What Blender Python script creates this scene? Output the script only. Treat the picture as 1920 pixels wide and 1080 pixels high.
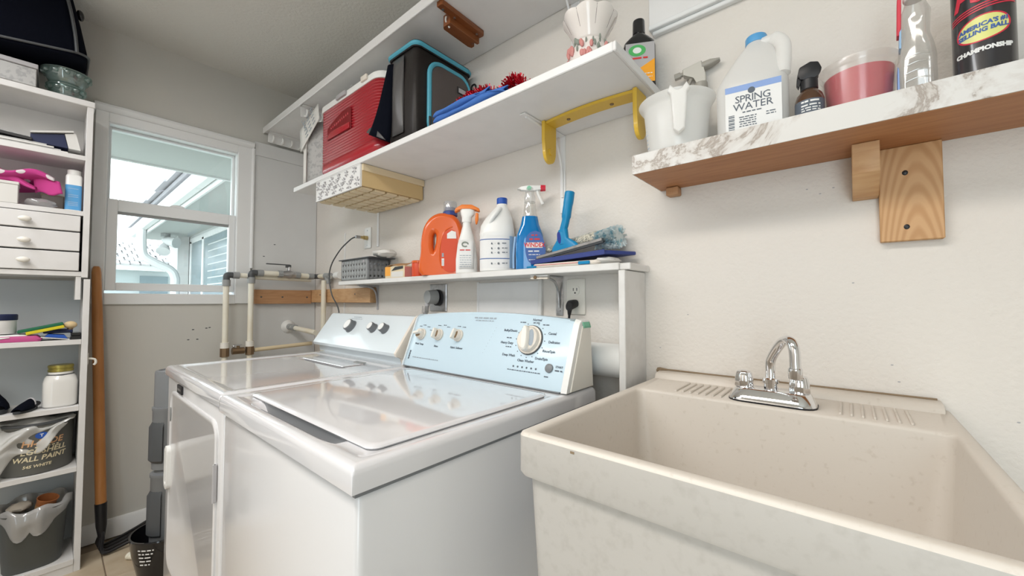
import bpy, bmesh, math, random
from mathutils import Vector, Matrix, noise as mnoise
random.seed(7)
PI = math.pi
scene = bpy.context.scene
COL = scene.collection
for o in list(bpy.data.objects):
    bpy.data.objects.remove(o)

# ------------------------------------------------------------------ camera
CAM = Vector((2.79, -1.19, 1.158))
F_PX = 740.0
yaw = math.atan2(870, 740)
pitch = math.radians(1.93)
f0 = Vector((-math.cos(yaw), math.sin(yaw), 0))
right = Vector((f0.y, -f0.x, 0))
fwd = f0 * math.cos(pitch) + Vector((0, 0, math.sin(pitch)))
up = right.cross(fwd)
cd = bpy.data.cameras.new('camera')
cam = bpy.data.objects.new('camera', cd)
COL.objects.link(cam)
m = Matrix((right, up, -fwd)).transposed().to_4x4()
m.translation = CAM
cam.matrix_world = m
cd.sensor_width = 36.0
cd.lens = 36.0 * F_PX / 1920.0
cd.clip_start = 0.02
cd.clip_end = 200
scene.camera = cam

# ------------------------------------------------------------------ world, lights, exposure
w = bpy.data.worlds.new('sky')
scene.world = w
w.use_nodes = True
bg = w.node_tree.nodes['Background']
bg.inputs[0].default_value = (0.86, 0.95, 1.0, 1)
bg.inputs[1].default_value = 4.0
vs = scene.view_settings
vs.view_transform = 'Standard'
vs.look = 'None'
vs.gamma = 1
vs.use_curve_mapping = False
vs.exposure = 0.06

def area(name, loc, target, sx, sy, power, color, portal=False):
    l = bpy.data.lights.new(name, 'AREA')
    l.shape = 'RECTANGLE'; l.size = sx; l.size_y = sy
    l.energy = power; l.color = color
    if portal:
        l.cycles.is_portal = True
    o = bpy.data.objects.new(name, l)
    COL.objects.link(o)
    o.location = loc
    o.rotation_euler = (Vector(target) - Vector(loc)).to_track_quat('-Z', 'Y').to_euler()
    return o
# fluorescent ceiling lamp behind the camera (its fixture is built further down)
area('ceiling_lamp_light', (2.25, -1.62, 2.44), (2.25, -1.62, 0), 1.25, 0.34, 23, (1.0, 0.935, 0.86))
area('ceiling_lamp_light', (1.05, -1.95, 2.44), (1.05, -1.95, 0), 1.25, 0.34, 23, (0.97, 0.98, 1.0))  # second lamp, added as fill for window wall, bookcase and dryer
# daylight falling in through the wide open doorway behind the camera
area('doorway_daylight', (3.40, -2.62, 1.10), (3.2, 0, 1.0), 0.85, 2.0, 6, (0.66, 0.89, 1.0))

# ------------------------------------------------------------------ materials
MATS = {}
def M(name, col, rough=0.5, metal=0.0, var=None, bump=None, coat=0.0, trans=0.0, ior=1.45, alpha=1.0,
      stretch=None, sss=0.0, spec=None):
    """var=(scale, colour2, contrast_lo, contrast_hi[, detail]); bump=(scale, strength, distance)"""
    if name in MATS:
        return MATS[name]
    mt = bpy.data.materials.new(name)
    mt.use_nodes = True
    nt = mt.node_tree
    b = nt.nodes['Principled BSDF']
    b.inputs['Base Color'].default_value = (*col, 1)
    b.inputs['Roughness'].default_value = rough
    b.inputs['Metallic'].default_value = metal
    b.inputs['Coat Weight'].default_value = coat
    b.inputs['Coat Roughness'].default_value = 0.06
    b.inputs['Transmission Weight'].default_value = trans
    b.inputs['IOR'].default_value = ior
    b.inputs['Alpha'].default_value = alpha
    if spec is not None:
        b.inputs['Specular IOR Level'].default_value = spec
    if sss:
        b.inputs['Subsurface Weight'].default_value = sss
        b.inputs['Subsurface Radius'].default_value = (0.02, 0.02, 0.02)
    mt.diffuse_color = (*col, 1)
    tc = None
    def coords():
        nonlocal tc
        if tc is None:
            t = nt.nodes.new('ShaderNodeTexCoord')
            mp = nt.nodes.new('ShaderNodeMapping')
            if stretch:
                mp.inputs['Scale'].default_value = stretch
            nt.links.new(t.outputs['Object'], mp.inputs['Vector'])
            tc = mp.outputs['Vector']
        return tc
    if var:
        n = nt.nodes.new('ShaderNodeTexNoise')
        n.inputs['Scale'].default_value = var[0]
        n.inputs['Detail'].default_value = var[4] if len(var) > 4 else 4
        nt.links.new(coords(), n.inputs['Vector'])
        r = nt.nodes.new('ShaderNodeValToRGB')
        r.color_ramp.elements[0].position = var[2]
        r.color_ramp.elements[0].color = (*col, 1)
        r.color_ramp.elements[1].position = var[3]
        r.color_ramp.elements[1].color = (*var[1], 1)
        nt.links.new(n.outputs['Fac'], r.inputs['Fac'])
        nt.links.new(r.outputs['Color'], b.inputs['Base Color'])
    if bump:
        n2 = nt.nodes.new('ShaderNodeTexNoise')
        n2.inputs['Scale'].default_value = bump[0]
        n2.inputs['Detail'].default_value = 3
        nt.links.new(coords(), n2.inputs['Vector'])
        bp = nt.nodes.new('ShaderNodeBump')
        bp.inputs['Strength'].default_value = bump[1]
        bp.inputs['Distance'].default_value = bump[2] if len(bump) > 2 else 0.005
        nt.links.new(n2.outputs['Fac'], bp.inputs['Height'])
        nt.links.new(bp.outputs['Normal'], b.inputs['Normal'])
    MATS[name] = mt
    return mt

def glassy(name, col, gloss=0.07, rough=0.02, body=0.0, bodycol=(1, 1, 1)):
    """thin clear pane or plastic: mostly transparent, a little reflection, optional milky body"""
    mt = bpy.data.materials.new(name)
    mt.use_nodes = True
    nt = mt.node_tree
    nt.nodes.remove(nt.nodes['Principled BSDF'])
    out = nt.nodes['Material Output']
    tr = nt.nodes.new('ShaderNodeBsdfTransparent'); tr.inputs[0].default_value = (*col, 1)
    gl = nt.nodes.new('ShaderNodeBsdfGlossy'); gl.inputs['Roughness'].default_value = rough
    mx = nt.nodes.new('ShaderNodeMixShader'); mx.inputs[0].default_value = gloss
    src = tr.outputs[0]
    if body:
        df = nt.nodes.new('ShaderNodeBsdfDiffuse'); df.inputs[0].default_value = (*bodycol, 1)
        tl = nt.nodes.new('ShaderNodeBsdfTranslucent'); tl.inputs[0].default_value = (*bodycol, 1)
        m0 = nt.nodes.new('ShaderNodeMixShader'); m0.inputs[0].default_value = 0.45
        nt.links.new(df.outputs[0], m0.inputs[1]); nt.links.new(tl.outputs[0], m0.inputs[2])
        m1 = nt.nodes.new('ShaderNodeMixShader'); m1.inputs[0].default_value = body
        nt.links.new(tr.outputs[0], m1.inputs[1]); nt.links.new(m0.outputs[0], m1.inputs[2])
        src = m1.outputs[0]
    nt.links.new(src, mx.inputs[1]); nt.links.new(gl.outputs[0], mx.inputs[2])
    nt.links.new(mx.outputs[0], out.inputs['Surface'])
    mt.diffuse_color = (*col, 0.5)
    MATS[name] = mt
    return mt

def wood(name, c1, c2, scale=6, stretch=(1, 8, 8), rough=0.55):
    mt = bpy.data.materials.new(name)
    mt.use_nodes = True
    nt = mt.node_tree
    b = nt.nodes['Principled BSDF']
    b.inputs['Roughness'].default_value = rough
    t = nt.nodes.new('ShaderNodeTexCoord')
    mp = nt.nodes.new('ShaderNodeMapping'); mp.inputs['Scale'].default_value = stretch
    nt.links.new(t.outputs['Object'], mp.inputs['Vector'])
    wv = nt.nodes.new('ShaderNodeTexNoise'); wv.inputs['Scale'].default_value = scale
    wv.inputs['Detail'].default_value = 6; wv.inputs['Distortion'].default_value = 0.8
    nt.links.new(mp.outputs['Vector'], wv.inputs['Vector'])
    r = nt.nodes.new('ShaderNodeValToRGB')
    r.color_ramp.elements[0].position = 0.32; r.color_ramp.elements[0].color = (*c1, 1)
    r.color_ramp.elements[1].position = 0.68; r.color_ramp.elements[1].color = (*c2, 1)
    nt.links.new(wv.outputs['Fac'], r.inputs['Fac'])
    nt.links.new(r.outputs['Color'], b.inputs['Base Color'])
    bp = nt.nodes.new('ShaderNodeBump'); bp.inputs['Strength'].default_value = 0.15; bp.inputs['Distance'].default_value = 0.002
    nt.links.new(wv.outputs['Fac'], bp.inputs['Height']); nt.links.new(bp.outputs['Normal'], b.inputs['Normal'])
    mt.diffuse_color = (*c1, 1)
    MATS[name] = mt
    return mt

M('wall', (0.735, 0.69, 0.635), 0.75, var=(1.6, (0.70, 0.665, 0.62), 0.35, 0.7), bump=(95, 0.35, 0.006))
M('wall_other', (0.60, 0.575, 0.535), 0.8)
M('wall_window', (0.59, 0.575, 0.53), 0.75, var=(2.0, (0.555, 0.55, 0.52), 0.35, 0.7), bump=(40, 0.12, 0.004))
M('ceiling', (0.70, 0.69, 0.65), 0.85, bump=(70, 0.45, 0.006))
M('trim', (0.78, 0.79, 0.79), 0.42, bump=(25, 0.05, 0.003))
M('white', (0.78, 0.775, 0.77), 0.42, var=(9, (0.725, 0.72, 0.715), 0.45, 0.8), bump=(30, 0.06, 0.003))
M('white_old', (0.74, 0.73, 0.71), 0.5, var=(12, (0.60, 0.58, 0.55), 0.52, 0.85), bump=(30, 0.12, 0.003))
M('unit_white', (0.72, 0.71, 0.70), 0.5, var=(10, (0.66, 0.65, 0.63), 0.45, 0.8))
M('unit_back', (0.54, 0.59, 0.62), 0.6)
M('panel', (0.66, 0.665, 0.66), 0.55, var=(3, (0.62, 0.625, 0.62), 0.4, 0.7))
M('vinyl', (0.80, 0.82, 0.83), 0.35)
M('enamel', (0.70, 0.695, 0.71), 0.07, coat=1.0)
M('enamel_body', (0.70, 0.695, 0.70), 0.20, coat=0.35)
M('enamel_dryer', (0.70, 0.70, 0.715), 0.07, coat=1.0)
M('console_blue', (0.55, 0.69, 0.78), 0.30, coat=0.2)
M('console_pale', (0.72, 0.79, 0.83), 0.22, coat=0.3)
M('cream_plastic', (0.74, 0.68, 0.60), 0.35)
M('offwhite', (0.80, 0.77, 0.70), 0.4)
M('white_plastic', (0.82, 0.82, 0.80), 0.32)
M('print_grey', (0.10, 0.12, 0.15), 0.6)
M('print_soft', (0.33, 0.38, 0.43), 0.6)
M('black', (0.012, 0.012, 0.014), 0.4)
M('black_gloss', (0.010, 0.010, 0.012), 0.12, coat=0.4)
M('black_fabric', (0.0035, 0.0045, 0.009), 0.9, spec=0.08, bump=(140, 0.3, 0.002))
M('dark_grey', (0.075, 0.08, 0.085), 0.45)
M('steel', (0.55, 0.55, 0.56), 0.35, metal=1.0, var=(40, (0.30, 0.30, 0.30), 0.5, 0.8))
M('chrome', (0.82, 0.82, 0.83), 0.07, metal=1.0)
M('brass', (0.55, 0.42, 0.20), 0.3, metal=1.0)
M('brass_old', (0.25, 0.17, 0.10), 0.5, metal=0.8)
M('grey_plastic', (0.20, 0.21, 0.22), 0.4)
M('knob_grey', (0.16, 0.17, 0.18), 0.4)
M('pipe_grey', (0.30, 0.31, 0.31), 0.4)
M('pipe_white', (0.80, 0.77, 0.66), 0.35, var=(6, (0.74, 0.66, 0.50), 0.45, 0.75))
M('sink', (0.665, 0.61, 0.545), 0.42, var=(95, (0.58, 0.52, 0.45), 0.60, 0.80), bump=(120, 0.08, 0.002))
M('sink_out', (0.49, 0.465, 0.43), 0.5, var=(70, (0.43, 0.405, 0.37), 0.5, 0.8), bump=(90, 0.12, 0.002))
M('grime', (0.26, 0.19, 0.12), 0.9, bump=(200, 0.6, 0.004))
M('mortar', (0.22, 0.17, 0.12), 0.9)
M('tile', (0.50, 0.42, 0.31), 0.5, var=(7, (0.38, 0.29, 0.19), 0.42, 0.72), bump=(20, 0.1, 0.003))
M('yellow', (0.67, 0.43, 0.045), 0.4, coat=0.2)
M('tan', (0.64, 0.47, 0.235), 0.5)
M('tan_light', (0.72, 0.60, 0.40), 0.5)
M('tan_shade', (0.52, 0.36, 0.16), 0.55)  # darker tan: groove shade between the waffle pads, put into the colour
M('red_plastic', (0.40, 0.022, 0.032), 0.22, coat=0.2)
M('red_bright', (0.60, 0.03, 0.06), 0.4)
M('red_dark', (0.20, 0.008, 0.012), 0.4)
M('orange', (0.70, 0.115, 0.015), 0.25, coat=0.3)
M('orange_label', (0.62, 0.06, 0.01), 0.4)
M('trigger_orange', (0.78, 0.20, 0.02), 0.35)
M('navy_cap', (0.04, 0.07, 0.26), 0.35)
M('blue_cap', (0.02, 0.09, 0.42), 0.3)
M('sky_cap', (0.10, 0.35, 0.66), 0.3)
M('label_white', (0.78, 0.78, 0.77), 0.5)
M('label_blue', (0.30, 0.47, 0.68), 0.45)
M('label_band', (0.24, 0.36, 0.66), 0.45)
M('ink_blue', (0.05, 0.12, 0.36), 0.5)
M('ink_red', (0.62, 0.03, 0.03), 0.5)
M('blue_liquid', (0.0, 0.17, 0.46), 0.08, coat=0.5)
M('blue_liquid_deep', (0.0, 0.10, 0.33), 0.1, coat=0.5)
M('squeegee_blue', (0.0, 0.22, 0.46), 0.35)
M('squeegee_dark', (0.01, 0.03, 0.24), 0.4)
M('tray_blue', (0.03, 0.05, 0.21), 0.4)
M('rubber', (0.04, 0.045, 0.05), 0.6)
M('chenille', (0.60, 0.66, 0.66), 0.9, var=(60, (0.25, 0.45, 0.52), 0.50, 0.62))
M('chenille_grey', (0.62, 0.61, 0.56), 0.9, var=(80, (0.42, 0.46, 0.46), 0.48, 0.65))
M('sponge_pad', (0.62, 0.58, 0.48), 0.9)
M('pink', (0.52, 0.05, 0.24), 0.85, bump=(120, 0.3, 0.003))
M('pink_pack', (0.55, 0.09, 0.27), 0.4)
M('green_tape', (0.22, 0.55, 0.38), 0.5)
M('green_sponge', (0.02, 0.14, 0.07), 0.9)
M('yellow_sponge', (0.68, 0.58, 0.03), 0.9)
M('ball_wood', (0.66, 0.50, 0.28), 0.6)
M('gold', (0.42, 0.36, 0.10), 0.3, metal=0.9)
M('jar_white', (0.74, 0.73, 0.70), 0.2, coat=0.4)
M('navy', (0.012, 0.02, 0.07), 0.5)
M('bag_grey', (0.017, 0.014, 0.013), 0.38, spec=0.3, bump=(60, 0.2, 0.004))
M('bag_side', (0.085, 0.07, 0.066), 0.5, bump=(150, 0.15, 0.002))
M('bag_silver', (0.075, 0.072, 0.072), 0.35)
M('teal', (0.08, 0.36, 0.48), 0.5)
M('cloth_blue', (0.05, 0.15, 0.46), 0.85, bump=(160, 0.2, 0.002))
M('tinsel', (0.55, 0.012, 0.03), 0.25, metal=0.6)
M('tinsel_pale', (0.75, 0.35, 0.36), 0.3, metal=0.5)
M('vase', (0.82, 0.77, 0.73), 0.18, coat=0.4)
M('vase_rim', (0.22, 0.17, 0.17), 0.4)
M('rose', (0.62, 0.26, 0.24), 0.5)
M('leaf_grey', (0.25, 0.28, 0.24), 0.5)
M('label_grey', (0.42, 0.41, 0.42), 0.4)
M('label_green', (0.08, 0.42, 0.12), 0.4)
M('label_orange', (0.85, 0.36, 0.02), 0.4)
M('amber', (0.07, 0.03, 0.012), 0.15, coat=0.4)
M('ball_yellow', (0.62, 0.64, 0.14), 0.9, bump=(200, 0.4, 0.003))
M('can_black', (0.03, 0.028, 0.03), 0.25, coat=0.4)
M('can_red', (0.62, 0.03, 0.06), 0.35)
M('can_oval', (0.70, 0.70, 0.24), 0.35, var=(14, (0.72, 0.71, 0.56), 0.42, 0.62))
M('grey_trigger', (0.34, 0.32, 0.28), 0.35)
M('grey_pale', (0.50, 0.48, 0.43), 0.35)
M('cardboard', (0.42, 0.24, 0.11), 0.8)
M('brown_cup', (0.36, 0.13, 0.045), 0.5)
M('tissue', (0.66, 0.60, 0.52), 0.9)
M('bin_grey', (0.075, 0.08, 0.075), 0.45)
M('paper', (0.70, 0.69, 0.66), 0.8)
M('paper_grey', (0.46, 0.46, 0.45), 0.8, var=(60, (0.36, 0.36, 0.36), 0.5, 0.6))
M('paint_pail', (0.11, 0.11, 0.10), 0.4)
M('print_cream', (0.74, 0.66, 0.45), 0.5)
M('print_orange', (0.72, 0.42, 0.22), 0.5)
M('siding', (0.508, 0.524, 0.524), 0.7)
M('soffit', (0.431, 0.447, 0.439), 0.8)
M('gutter', (0.662, 0.662, 0.662), 0.5)
M('shingle', (0.56, 0.545, 0.545), 0.9, var=(9, (0.48, 0.45, 0.465), 0.4, 0.7))
M('shingle_dark', (0.462, 0.439, 0.477), 0.9)
M('roof_gap', (0.44, 0.42, 0.43), 0.9)
M('stucco', (0.424, 0.477, 0.485), 0.9)
M('window_dark', (0.185, 0.239, 0.262), 0.2)
M('yard', (0.55, 0.55, 0.50), 0.9)
glassy('pane', (0.97, 1.0, 0.99), 0.05)
glassy('clear', (0.93, 0.93, 0.92), 0.12, 0.08, body=0.16, bodycol=(0.85, 0.84, 0.80))
glassy('clear_cap', (0.95, 0.96, 0.96), 0.10, 0.1, body=0.25, bodycol=(0.85, 0.85, 0.85))
glassy('frost', (0.97, 0.97, 0.96), 0.06, 0.25, body=0.74, bodycol=(0.99, 0.99, 0.98))
glassy('frost_clear', (0.97, 0.96, 0.95), 0.07, 0.2, body=0.12, bodycol=(0.95, 0.94, 0.92))
glassy('frost_thick', (0.95, 0.95, 0.94), 0.06, 0.25, body=0.90, bodycol=(0.99, 0.985, 0.97))
glassy('film', (0.97, 0.97, 0.97), 0.10, 0.15, body=0.40, bodycol=(0.86, 0.86, 0.85))
glassy('film_thick', (0.97, 0.97, 0.97), 0.08, 0.18, body=0.70, bodycol=(0.95, 0.95, 0.93))
glassy('bowl_green', (0.75, 0.86, 0.84), 0.14, 0.08, body=0.35, bodycol=(0.45, 0.56, 0.53))
wood('pine', (0.50, 0.28, 0.14), (0.40, 0.205, 0.095), 5, (1.2, 1.2, 14))
wood('pine_light', (0.60, 0.37, 0.19), (0.50, 0.28, 0.13), 5, (3, 10, 12))
wood('ply_edge', (0.45, 0.21, 0.09), (0.36, 0.15, 0.06), 4, (2, 20, 20))
wood('rack_wood', (0.24, 0.075, 0.02), (0.17, 0.05, 0.012), 5, (6, 1.5, 6), 0.35)
wood('handle_wood', (0.50, 0.22, 0.07), (0.42, 0.17, 0.045), 4, (10, 10, 1.2), 0.4)

def marble():
    mt = bpy.data.materials.new('marble_laminate')
    mt.use_nodes = True
    nt = mt.node_tree; b = nt.nodes['Principled BSDF']
    b.inputs['Roughness'].default_value = 0.25
    t = nt.nodes.new('ShaderNodeTexCoord')
    n = nt.nodes.new('ShaderNodeTexNoise'); n.inputs['Scale'].default_value = 7.5; n.inputs['Detail'].default_value = 9
    n.inputs['Roughness'].default_value = 0.65; n.inputs['Distortion'].default_value = 0.9
    nt.links.new(t.outputs['Object'], n.inputs['Vector'])
    r = nt.nodes.new('ShaderNodeValToRGB')
    e = r.color_ramp.elements
    e[0].position = 0.46; e[0].color = (0.69, 0.675, 0.65, 1)
    e[1].position = 0.64; e[1].color = (0.68, 0.66, 0.635, 1)
    for pos, c in ((0.52, (0.62, 0.59, 0.56)), (0.55, (0.36, 0.31, 0.27)), (0.58, (0.55, 0.51, 0.47))):
        q = e.new(pos); q.color = (*c, 1)
    nt.links.new(n.outputs['Fac'], r.inputs['Fac']); nt.links.new(r.outputs['Color'], b.inputs['Base Color'])
    MATS['marble'] = mt
marble()

def pine_face():
    """flat-sawn pine board face with cathedral grain"""
    mt = bpy.data.materials.new('pine_face'); mt.use_nodes = True
    nt = mt.node_tree; b = nt.nodes['Principled BSDF']; b.inputs['Roughness'].default_value = 0.55
    t = nt.nodes.new('ShaderNodeTexCoord')
    mp = nt.nodes.new('ShaderNodeMapping'); mp.inputs['Scale'].default_value = (34, 1, 5.5); mp.inputs['Location'].default_value = (1.53, 0, 1.75)
    nt.links.new(t.outputs['Object'], mp.inputs['Vector'])
    wv = nt.nodes.new('ShaderNodeTexWave'); wv.wave_type = 'RINGS'; wv.rings_direction = 'SPHERICAL'
    wv.inputs['Scale'].default_value = 1.25; wv.inputs['Distortion'].default_value = 1.4; wv.inputs['Detail'].default_value = 2
    nt.links.new(mp.outputs['Vector'], wv.inputs['Vector'])
    r = nt.nodes.new('ShaderNodeValToRGB')
    r.color_ramp.elements[0].position = 0.2; r.color_ramp.elements[0].color = (0.58, 0.345, 0.165, 1)
    r.color_ramp.elements[1].position = 0.95; r.color_ramp.elements[1].color = (0.485, 0.265, 0.11, 1)
    nt.links.new(wv.outputs['Color'], r.inputs['Fac']); nt.links.new(r.outputs['Color'], b.inputs['Base Color'])
    MATS['pine_face'] = mt
pine_face()

def dots(name, c1, c2, scale, r0):
    mt = bpy.data.materials.new(name); mt.use_nodes = True
    nt = mt.node_tree; b = nt.nodes['Principled BSDF']; b.inputs['Roughness'].default_value = 0.9
    t = nt.nodes.new('ShaderNodeTexCoord')
    v = nt.nodes.new('ShaderNodeTexVoronoi'); v.inputs['Scale'].default_value = scale
    v.inputs['Randomness'].default_value = 0.45
    nt.links.new(t.outputs['Object'], v.inputs['Vector'])
    r = nt.nodes.new('ShaderNodeValToRGB'); r.color_ramp.interpolation = 'CONSTANT'
    r.color_ramp.elements[0].color = (*c2, 1); r.color_ramp.elements[1].position = r0; r.color_ramp.elements[1].color = (*c1, 1)
    nt.links.new(v.outputs['Distance'], r.inputs['Fac']); nt.links.new(r.outputs['Color'], b.inputs['Base Color'])
    MATS[name] = mt
dots('pink_dots', (0.54, 0.05, 0.25), (0.75, 0.70, 0.71), 15, 0.33)

# ------------------------------------------------------------------ mesh helpers
def rrect(x0, x1, y0, y1, r, z=0.0, n=4):
    pts = []
    for cx, cy, a0 in ((x1 - r, y1 - r, 0), (x0 + r, y1 - r, 90), (x0 + r, y0 + r, 180), (x1 - r, y0 + r, 270)):
        for i in range(n + 1):
            a = math.radians(a0 + 90 * i / n)
            pts.append((cx + r * math.cos(a), cy + r * math.sin(a), z))
    return pts

def sup(z, a, b, e=2.0, cx=0.0, cy=0.0, n=28):
    """superellipse ring: e=2 ellipse, higher = squarer"""
    pts = []
    for i in range(n):
        t = 2 * PI * i / n
        c, s = math.cos(t), math.sin(t)
        pts.append((cx + a * math.copysign(abs(c) ** (2 / e), c), cy + b * math.copysign(abs(s) ** (2 / e), s), z))
    return pts

def smooth_path(pts, k=6):
    pts = [Vector(p) for p in pts]
    out = []
    for i in range(len(pts) - 1):
        p0 = pts[max(i - 1, 0)]; p1 = pts[i]; p2 = pts[i + 1]; p3 = pts[min(i + 2, len(pts) - 1)]
        for j in range(k):
            t = j / k
            out.append(0.5 * ((2 * p1) + (p2 - p0) * t + (2 * p0 - 5 * p1 + 4 * p2 - p3) * t * t + (3 * p1 - p0 - 3 * p2 + p3) * t ** 3))
    out.append(pts[-1])
    return out

class B:
    """one mesh under construction"""
    def __init__(s):
        s.bm = bmesh.new()
    def box(s, x0, x1, y0, y1, z0, z1, bev=0.0, seg=2):
        v = [s.bm.verts.new((x, y, z)) for x in (x0, x1) for y in (y0, y1) for z in (z0, z1)]
        fs = [s.bm.faces.new([v[i] for i in q]) for q in ((0, 1, 3, 2), (4, 6, 7, 5), (0, 4, 5, 1), (2, 3, 7, 6), (0, 2, 6, 4), (1, 5, 7, 3))]
        if bev:
            es = list({e for f in fs for e in f.edges})
            bmesh.ops.bevel(s.bm, geom=es, offset=bev, segments=seg, affect='EDGES', profile=0.5)
        return s
    def loft(s, rings, cap0=True, cap1=True, closed=True):
        rv = [[s.bm.verts.new(p) for p in r] for r in rings]
        n = len(rv[0])
        for a, b in zip(rv[:-1], rv[1:]):
            for i in range(n if closed else n - 1):
                j = (i + 1) % n
                s.bm.faces.new((a[i], a[j], b[j], b[i]))
        if cap0: s.bm.faces.new(list(reversed(rv[0])))
        if cap1: s.bm.faces.new(rv[-1])
        return s
    def cyl(s, p0, p1, r, r2=None, n=20, cap=True):
        return s.tube([p0, p1], [r, r if r2 is None else r2], n, cap)
    def tube(s, pts, r, n=10, cap=True):
        pts = [Vector(p) for p in pts]
        rs = r if isinstance(r, (list, tuple)) else [r] * len(pts)
        t = (pts[1] - pts[0]).normalized()
        u = t.orthogonal().normalized()
        rings = []
        for i, p in enumerate(pts):
            if i == 0: tt = t
            elif i == len(pts) - 1: tt = (pts[i] - pts[i - 1]).normalized()
            else: tt = ((pts[i + 1] - pts[i]).normalized() + (pts[i] - pts[i - 1]).normalized()).normalized()
            u = (u - tt * u.dot(tt)).normalized()
            v = tt.cross(u)
            rings.append([p + rs[i] * (math.cos(2 * PI * k / n) * u + math.sin(2 * PI * k / n) * v) for k in range(n)])
        return s.loft(rings, cap, cap)
    def lathe(s, prof, c=(0, 0), n=28, cap0=True, cap1=True):
        return s.loft([[(c[0] + r * math.cos(2 * PI * k / n), c[1] + r * math.sin(2 * PI * k / n), z) for k in range(n)] for r, z in prof], cap0, cap1)
    def prism(s, poly, axis, a0, a1, bev=0.0, seg=2):
        def P(q, a):
            return {'x': (a, q[0], q[1]), 'y': (q[0], a, q[1]), 'z': (q[0], q[1], a)}[axis]
        r0 = [s.bm.verts.new(P(q, a0)) for q in poly]; r1 = [s.bm.verts.new(P(q, a1)) for q in poly]
        n = len(poly)
        fs = [s.bm.faces.new((r0[i], r0[(i + 1) % n], r1[(i + 1) % n], r1[i])) for i in range(n)]
        fs += [s.bm.faces.new(list(reversed(r0))), s.bm.faces.new(r1)]
        if bev:
            es = list({e for f in fs for e in f.edges})
            bmesh.ops.bevel(s.bm, geom=es, offset=bev, segments=seg, affect='EDGES', profile=0.5)
        return s
    def grid(s, f, nu, nv, closed_u=False):
        vs_ = [[s.bm.verts.new(f(i / nu, j / nv)) for j in range(nv + 1)] for i in range(nu + (0 if closed_u else 1))]
        for i in range(nu):
            a = vs_[i]; b = vs_[(i + 1) % len(vs_)]
            for j in range(nv):
                s.bm.faces.new((a[j], b[j], b[j + 1], a[j + 1]))
        return s
    def quad(s, *p):
        s.bm.faces.new([s.bm.verts.new(q) for q in p]); return s
    def ball(s, c, r, sx=1, sy=1, sz=1, n=16):
        bmesh.ops.create_uvsphere(s.bm, u_segments=n, v_segments=max(6, n // 2), radius=r,
                                  matrix=Matrix.Translation(c) @ Matrix.Diagonal((sx, sy, sz, 1)))
        return s
    def xform(s, mat):
        bmesh.ops.transform(s.bm, matrix=mat, verts=s.bm.verts); return s
    def add_mesh(s, me, mat=None):
        k = len(s.bm.verts)
        s.bm.from_mesh(me)
        if mat is not None:
            s.bm.verts.ensure_lookup_table()
            bmesh.ops.transform(s.bm, matrix=mat, verts=s.bm.verts[k:])
        return s

def wloc(o):
    v = Vector((0, 0, 0))
    while o is not None:
        v = v + o.location; o = o.parent
    return v

def setp(o, label=None, cat=None, group=None, kind=None):
    if label: o['label'] = label
    if cat: o['category'] = cat
    if group: o['group'] = group
    if kind: o['kind'] = kind
    return o

def obj(name, b, mat, parent=None, local=False, label=None, cat=None, group=None, kind=None, sharp=0.6, solid=0.0, sub=0, flat=False):
    bm = b.bm if isinstance(b, B) else b
    bmesh.ops.recalc_face_normals(bm, faces=bm.faces)
    for f in bm.faces: f.smooth = not flat
    for e in bm.edges:
        if len(e.link_faces) == 2 and e.calc_face_angle(0) > sharp: e.smooth = False
    loc = Vector((0, 0, 0))
    if parent is not None:
        if not local:
            bmesh.ops.translate(bm, vec=-wloc(parent), verts=bm.verts)
    elif not local:
        xs = [v.co for v in bm.verts]
        loc = Vector(((min(v.x for v in xs) + max(v.x for v in xs)) / 2, (min(v.y for v in xs) + max(v.y for v in xs)) / 2, min(v.z for v in xs)))
        bmesh.ops.translate(bm, vec=-loc, verts=bm.verts)
    me = bpy.data.meshes.new(name)
    bm.to_mesh(me); bm.free()
    me.materials.append(MATS[mat] if isinstance(mat, str) else mat)
    o = bpy.data.objects.new(name, me)
    COL.objects.link(o)
    o.location = loc
    if parent is not None: o.parent = parent
    if solid:
        md = o.modifiers.new('thickness', 'SOLIDIFY'); md.thickness = solid; md.offset = 0
    if sub:
        md = o.modifiers.new('smooth', 'SUBSURF'); md.levels = sub; md.render_levels = sub
    return setp(o, label, cat, group, kind)

def thing(name, label, cat, loc=(0, 0, 0), rotz=0.0, group=None, kind=None, rot=None):
    o = bpy.data.objects.new(name, None)
    COL.objects.link(o)
    o.empty_display_size = 0.05
    o.location = loc
    o.rotation_euler = rot if rot else (0, 0, rotz)
    return setp(o, label, cat, group, kind)

def text_mesh(s, size, shear=0.0, bold=0.0, align='CENTER', space=1.0, width=1.0):
    c = bpy.data.curves.new('lettering', 'FONT')
    c.body = s; c.size = size; c.align_x = align; c.align_y = 'CENTER'
    c.shear = shear; c.offset = bold; c.space_character = space
    c.extrude = 0.0003; c.resolution_u = 2
    o = bpy.data.objects.new('lettering', c)
    me = bpy.data.meshes.new_from_object(o)
    bpy.data.objects.remove(o); bpy.data.curves.remove(c)
    if width != 1.0:
        me.transform(Matrix.Diagonal((width, 1, 1, 1)))
    return me

def frame(o, xdir, ydir):
    """matrix whose local x,y lie along xdir,ydir at o"""
    x = Vector(xdir).normalized(); y = Vector(ydir); y = (y - x * y.dot(x)).normalized(); z = x.cross(y)
    mt = Matrix((x, y, z)).transposed().to_4x4(); mt.translation = Vector(o)
    return mt

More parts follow.
